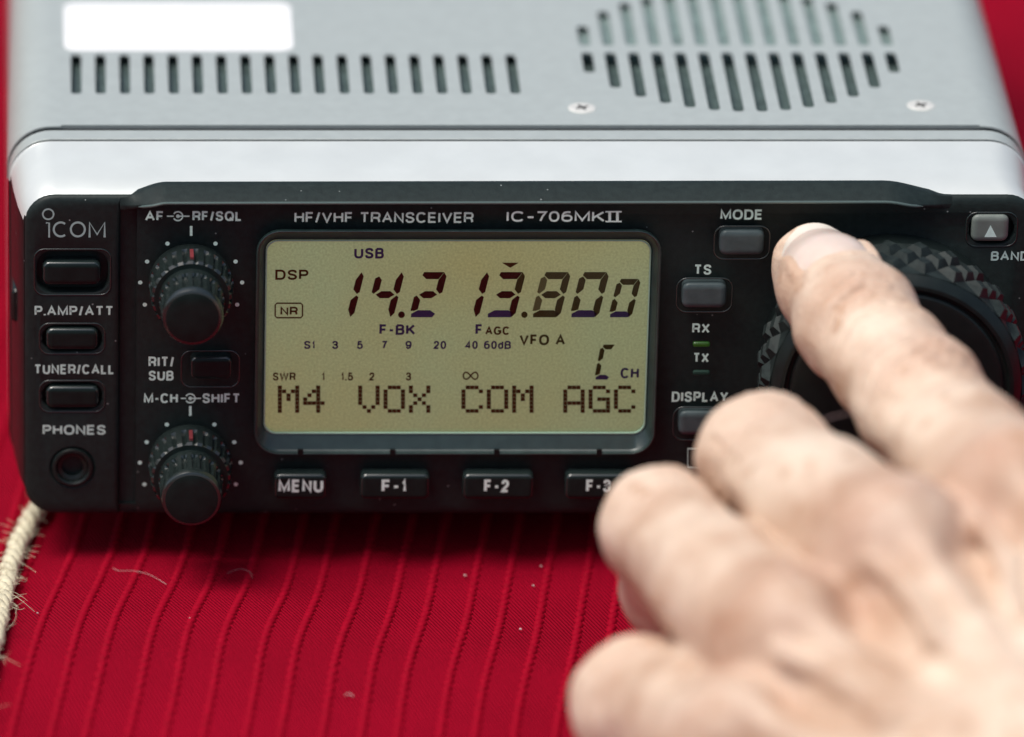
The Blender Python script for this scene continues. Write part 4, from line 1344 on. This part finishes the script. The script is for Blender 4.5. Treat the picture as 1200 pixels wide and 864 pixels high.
def skin_material():
    m = mat('weathered_skin', (.66, .46, .35), .5, spec=.35)
    t = m.node_tree
    b = t.nodes['Principled BSDF']
    b.inputs['Subsurface Weight'].default_value = .08
    b.inputs['Subsurface Radius'].default_value = (1, .35, .2)
    b.inputs['Subsurface Scale'].default_value = .0014
    tc = t.nodes['Texture Coordinate']
    def noise(sc_, det, rough=.55):
        n = t.nodes.new('ShaderNodeTexNoise')
        n.inputs['Scale'].default_value, n.inputs['Detail'].default_value, n.inputs['Roughness'].default_value = sc_, det, rough
        t.links.new(tc.outputs['Object'], n.inputs['Vector'])
        return n
    def ramp(src, p0, c0, p1, c1):
        r_ = t.nodes.new('ShaderNodeValToRGB')
        r_.color_ramp.elements[0].position, r_.color_ramp.elements[1].position = p0, p1
        r_.color_ramp.elements[0].color, r_.color_ramp.elements[1].color = c0, c1
        t.links.new(src, r_.inputs['Fac'])
        return r_
    base = ramp(noise(62, 5).outputs['Fac'], .32, (.50, .315, .21, 1), .64, (.79, .635, .50, 1))
    at_ = t.nodes.new('ShaderNodeAttribute'); at_.attribute_name = 'blush'
    n2 = noise(140, 4)
    ml = t.nodes.new('ShaderNodeMath'); ml.operation = 'MULTIPLY'
    t.links.new(at_.outputs['Fac'], ml.inputs[0]); t.links.new(n2.outputs['Fac'], ml.inputs[1])
    mx = t.nodes.new('ShaderNodeMix'); mx.data_type = 'RGBA'
    t.links.new(ml.outputs[0], mx.inputs['Factor'])
    t.links.new(base.outputs[0], mx.inputs['A']); mx.inputs['B'].default_value = (.47, .235, .165, 1)
    spots = ramp(noise(210, 2).outputs['Fac'], .60, (0, 0, 0, 1), .72, (1, 1, 1, 1))
    ml2 = t.nodes.new('ShaderNodeMath'); ml2.operation = 'MULTIPLY'; ml2.inputs[1].default_value = .55
    t.links.new(spots.outputs[0], ml2.inputs[0])
    mx2 = t.nodes.new('ShaderNodeMix'); mx2.data_type = 'RGBA'
    t.links.new(ml2.outputs[0], mx2.inputs['Factor'])
    t.links.new(mx.outputs['Result'], mx2.inputs['A']); mx2.inputs['B'].default_value = (.42, .22, .12, 1)
    t.links.new(mx2.outputs['Result'], b.inputs['Base Color'])
    vo = t.nodes.new('ShaderNodeTexVoronoi')
    vo.feature = 'DISTANCE_TO_EDGE'
    vo.inputs['Scale'].default_value = 900
    t.links.new(tc.outputs['Object'], vo.inputs['Vector'])
    n4 = noise(420, 5)
    ad = t.nodes.new('ShaderNodeMath'); ad.operation = 'MULTIPLY_ADD'; ad.inputs[1].default_value = .45
    t.links.new(vo.outputs['Distance'], ad.inputs[0]); t.links.new(n4.outputs['Fac'], ad.inputs[2])
    bp = t.nodes.new('ShaderNodeBump')
    bp.inputs['Strength'].default_value, bp.inputs['Distance'].default_value = .7, .0004
    t.links.new(ad.outputs[0], bp.inputs['Height'])
    t.links.new(bp.outputs[0], b.inputs['Normal'])
    return m
hand = bpy.data.objects.new('hand', hand_mesh())
hand.data.materials.append(skin_material())
COL.objects.link(hand)
ORG['hand'] = (0, 0, 0)
tag(hand, 'bare left hand with curled fingers reaching from the right to press the big tuning dial', 'hand')
# nail of the pointing finger
mb = MB()
rw = []
for j in range(13):
    v_ = -9.9 + 15.5 * j / 12
    rowp = []
    for k in range(15):
        u = -1 + 2 * k / 14
        half = 6.15 * (1 - .22 * max(0, (-v_ - 6) / 3.9) ** 2 * 1) * (1 if v_ < 4 else 1 - .10 * ((v_ - 4) / 1.6) ** 2)
        lat = u * half
        vv = v_ + (1.5 * (u * u) if v_ < 0 else -1.2 * u * u) * min(1, abs(v_) / 5)
        c = NAIL_C + AX * vv + BD * lat
        lo_, hi_ = 0.0, 14.0
        o_ = c[None] - ND[None] * 0
        hh = np.linspace(2, 12, 60)
        d_ = base_sdf(c[None] + hh[:, None] * ND[None])
        i0 = np.argmax(d_ > 0)
        hz = hh[i0] - d_[i0]
        if vv < -8.5: hz = max(hz, 0) + .18 * (-8.5 - vv)
        rowp.append(c + ND * (hz + .02 - .30 * u ** 6 - (.5 if j == 12 else 0)))
    rw.append(rowp)
mb.rings(rw, closed=False, cap0=False, cap1=False)
def nail_material():
    m = mat('pale_fingernail', (.73, .60, .52), .2, spec=.5, noise=.06, nscale=300)
    m.node_tree.nodes['Principled BSDF'].inputs['Subsurface Weight'].default_value = .1
    m.node_tree.nodes['Principled BSDF'].inputs['Subsurface Scale'].default_value = .002
    return m
M_NAILTIP = mat('white_nail_edge', (.80, .74, .64), .35, spec=.4, noise=.06, nscale=500)
nail = mb.build('fingernail', [nail_material(), M_NAILTIP], hand, angle=80)
for k_, f in enumerate(nail.data.polygons):
    f.material_index = 1 if k_ // 14 <= 1 else 0
mb = MB()
hp = [atd(955 + 6 * k, 497 - 3.2 * k + .42 * k * k * .5, 76 - k) for k in range(9)]
mb.tube(hp, [.05] * 9, 5)
mb.build('body_hair', M_LINT, hand)
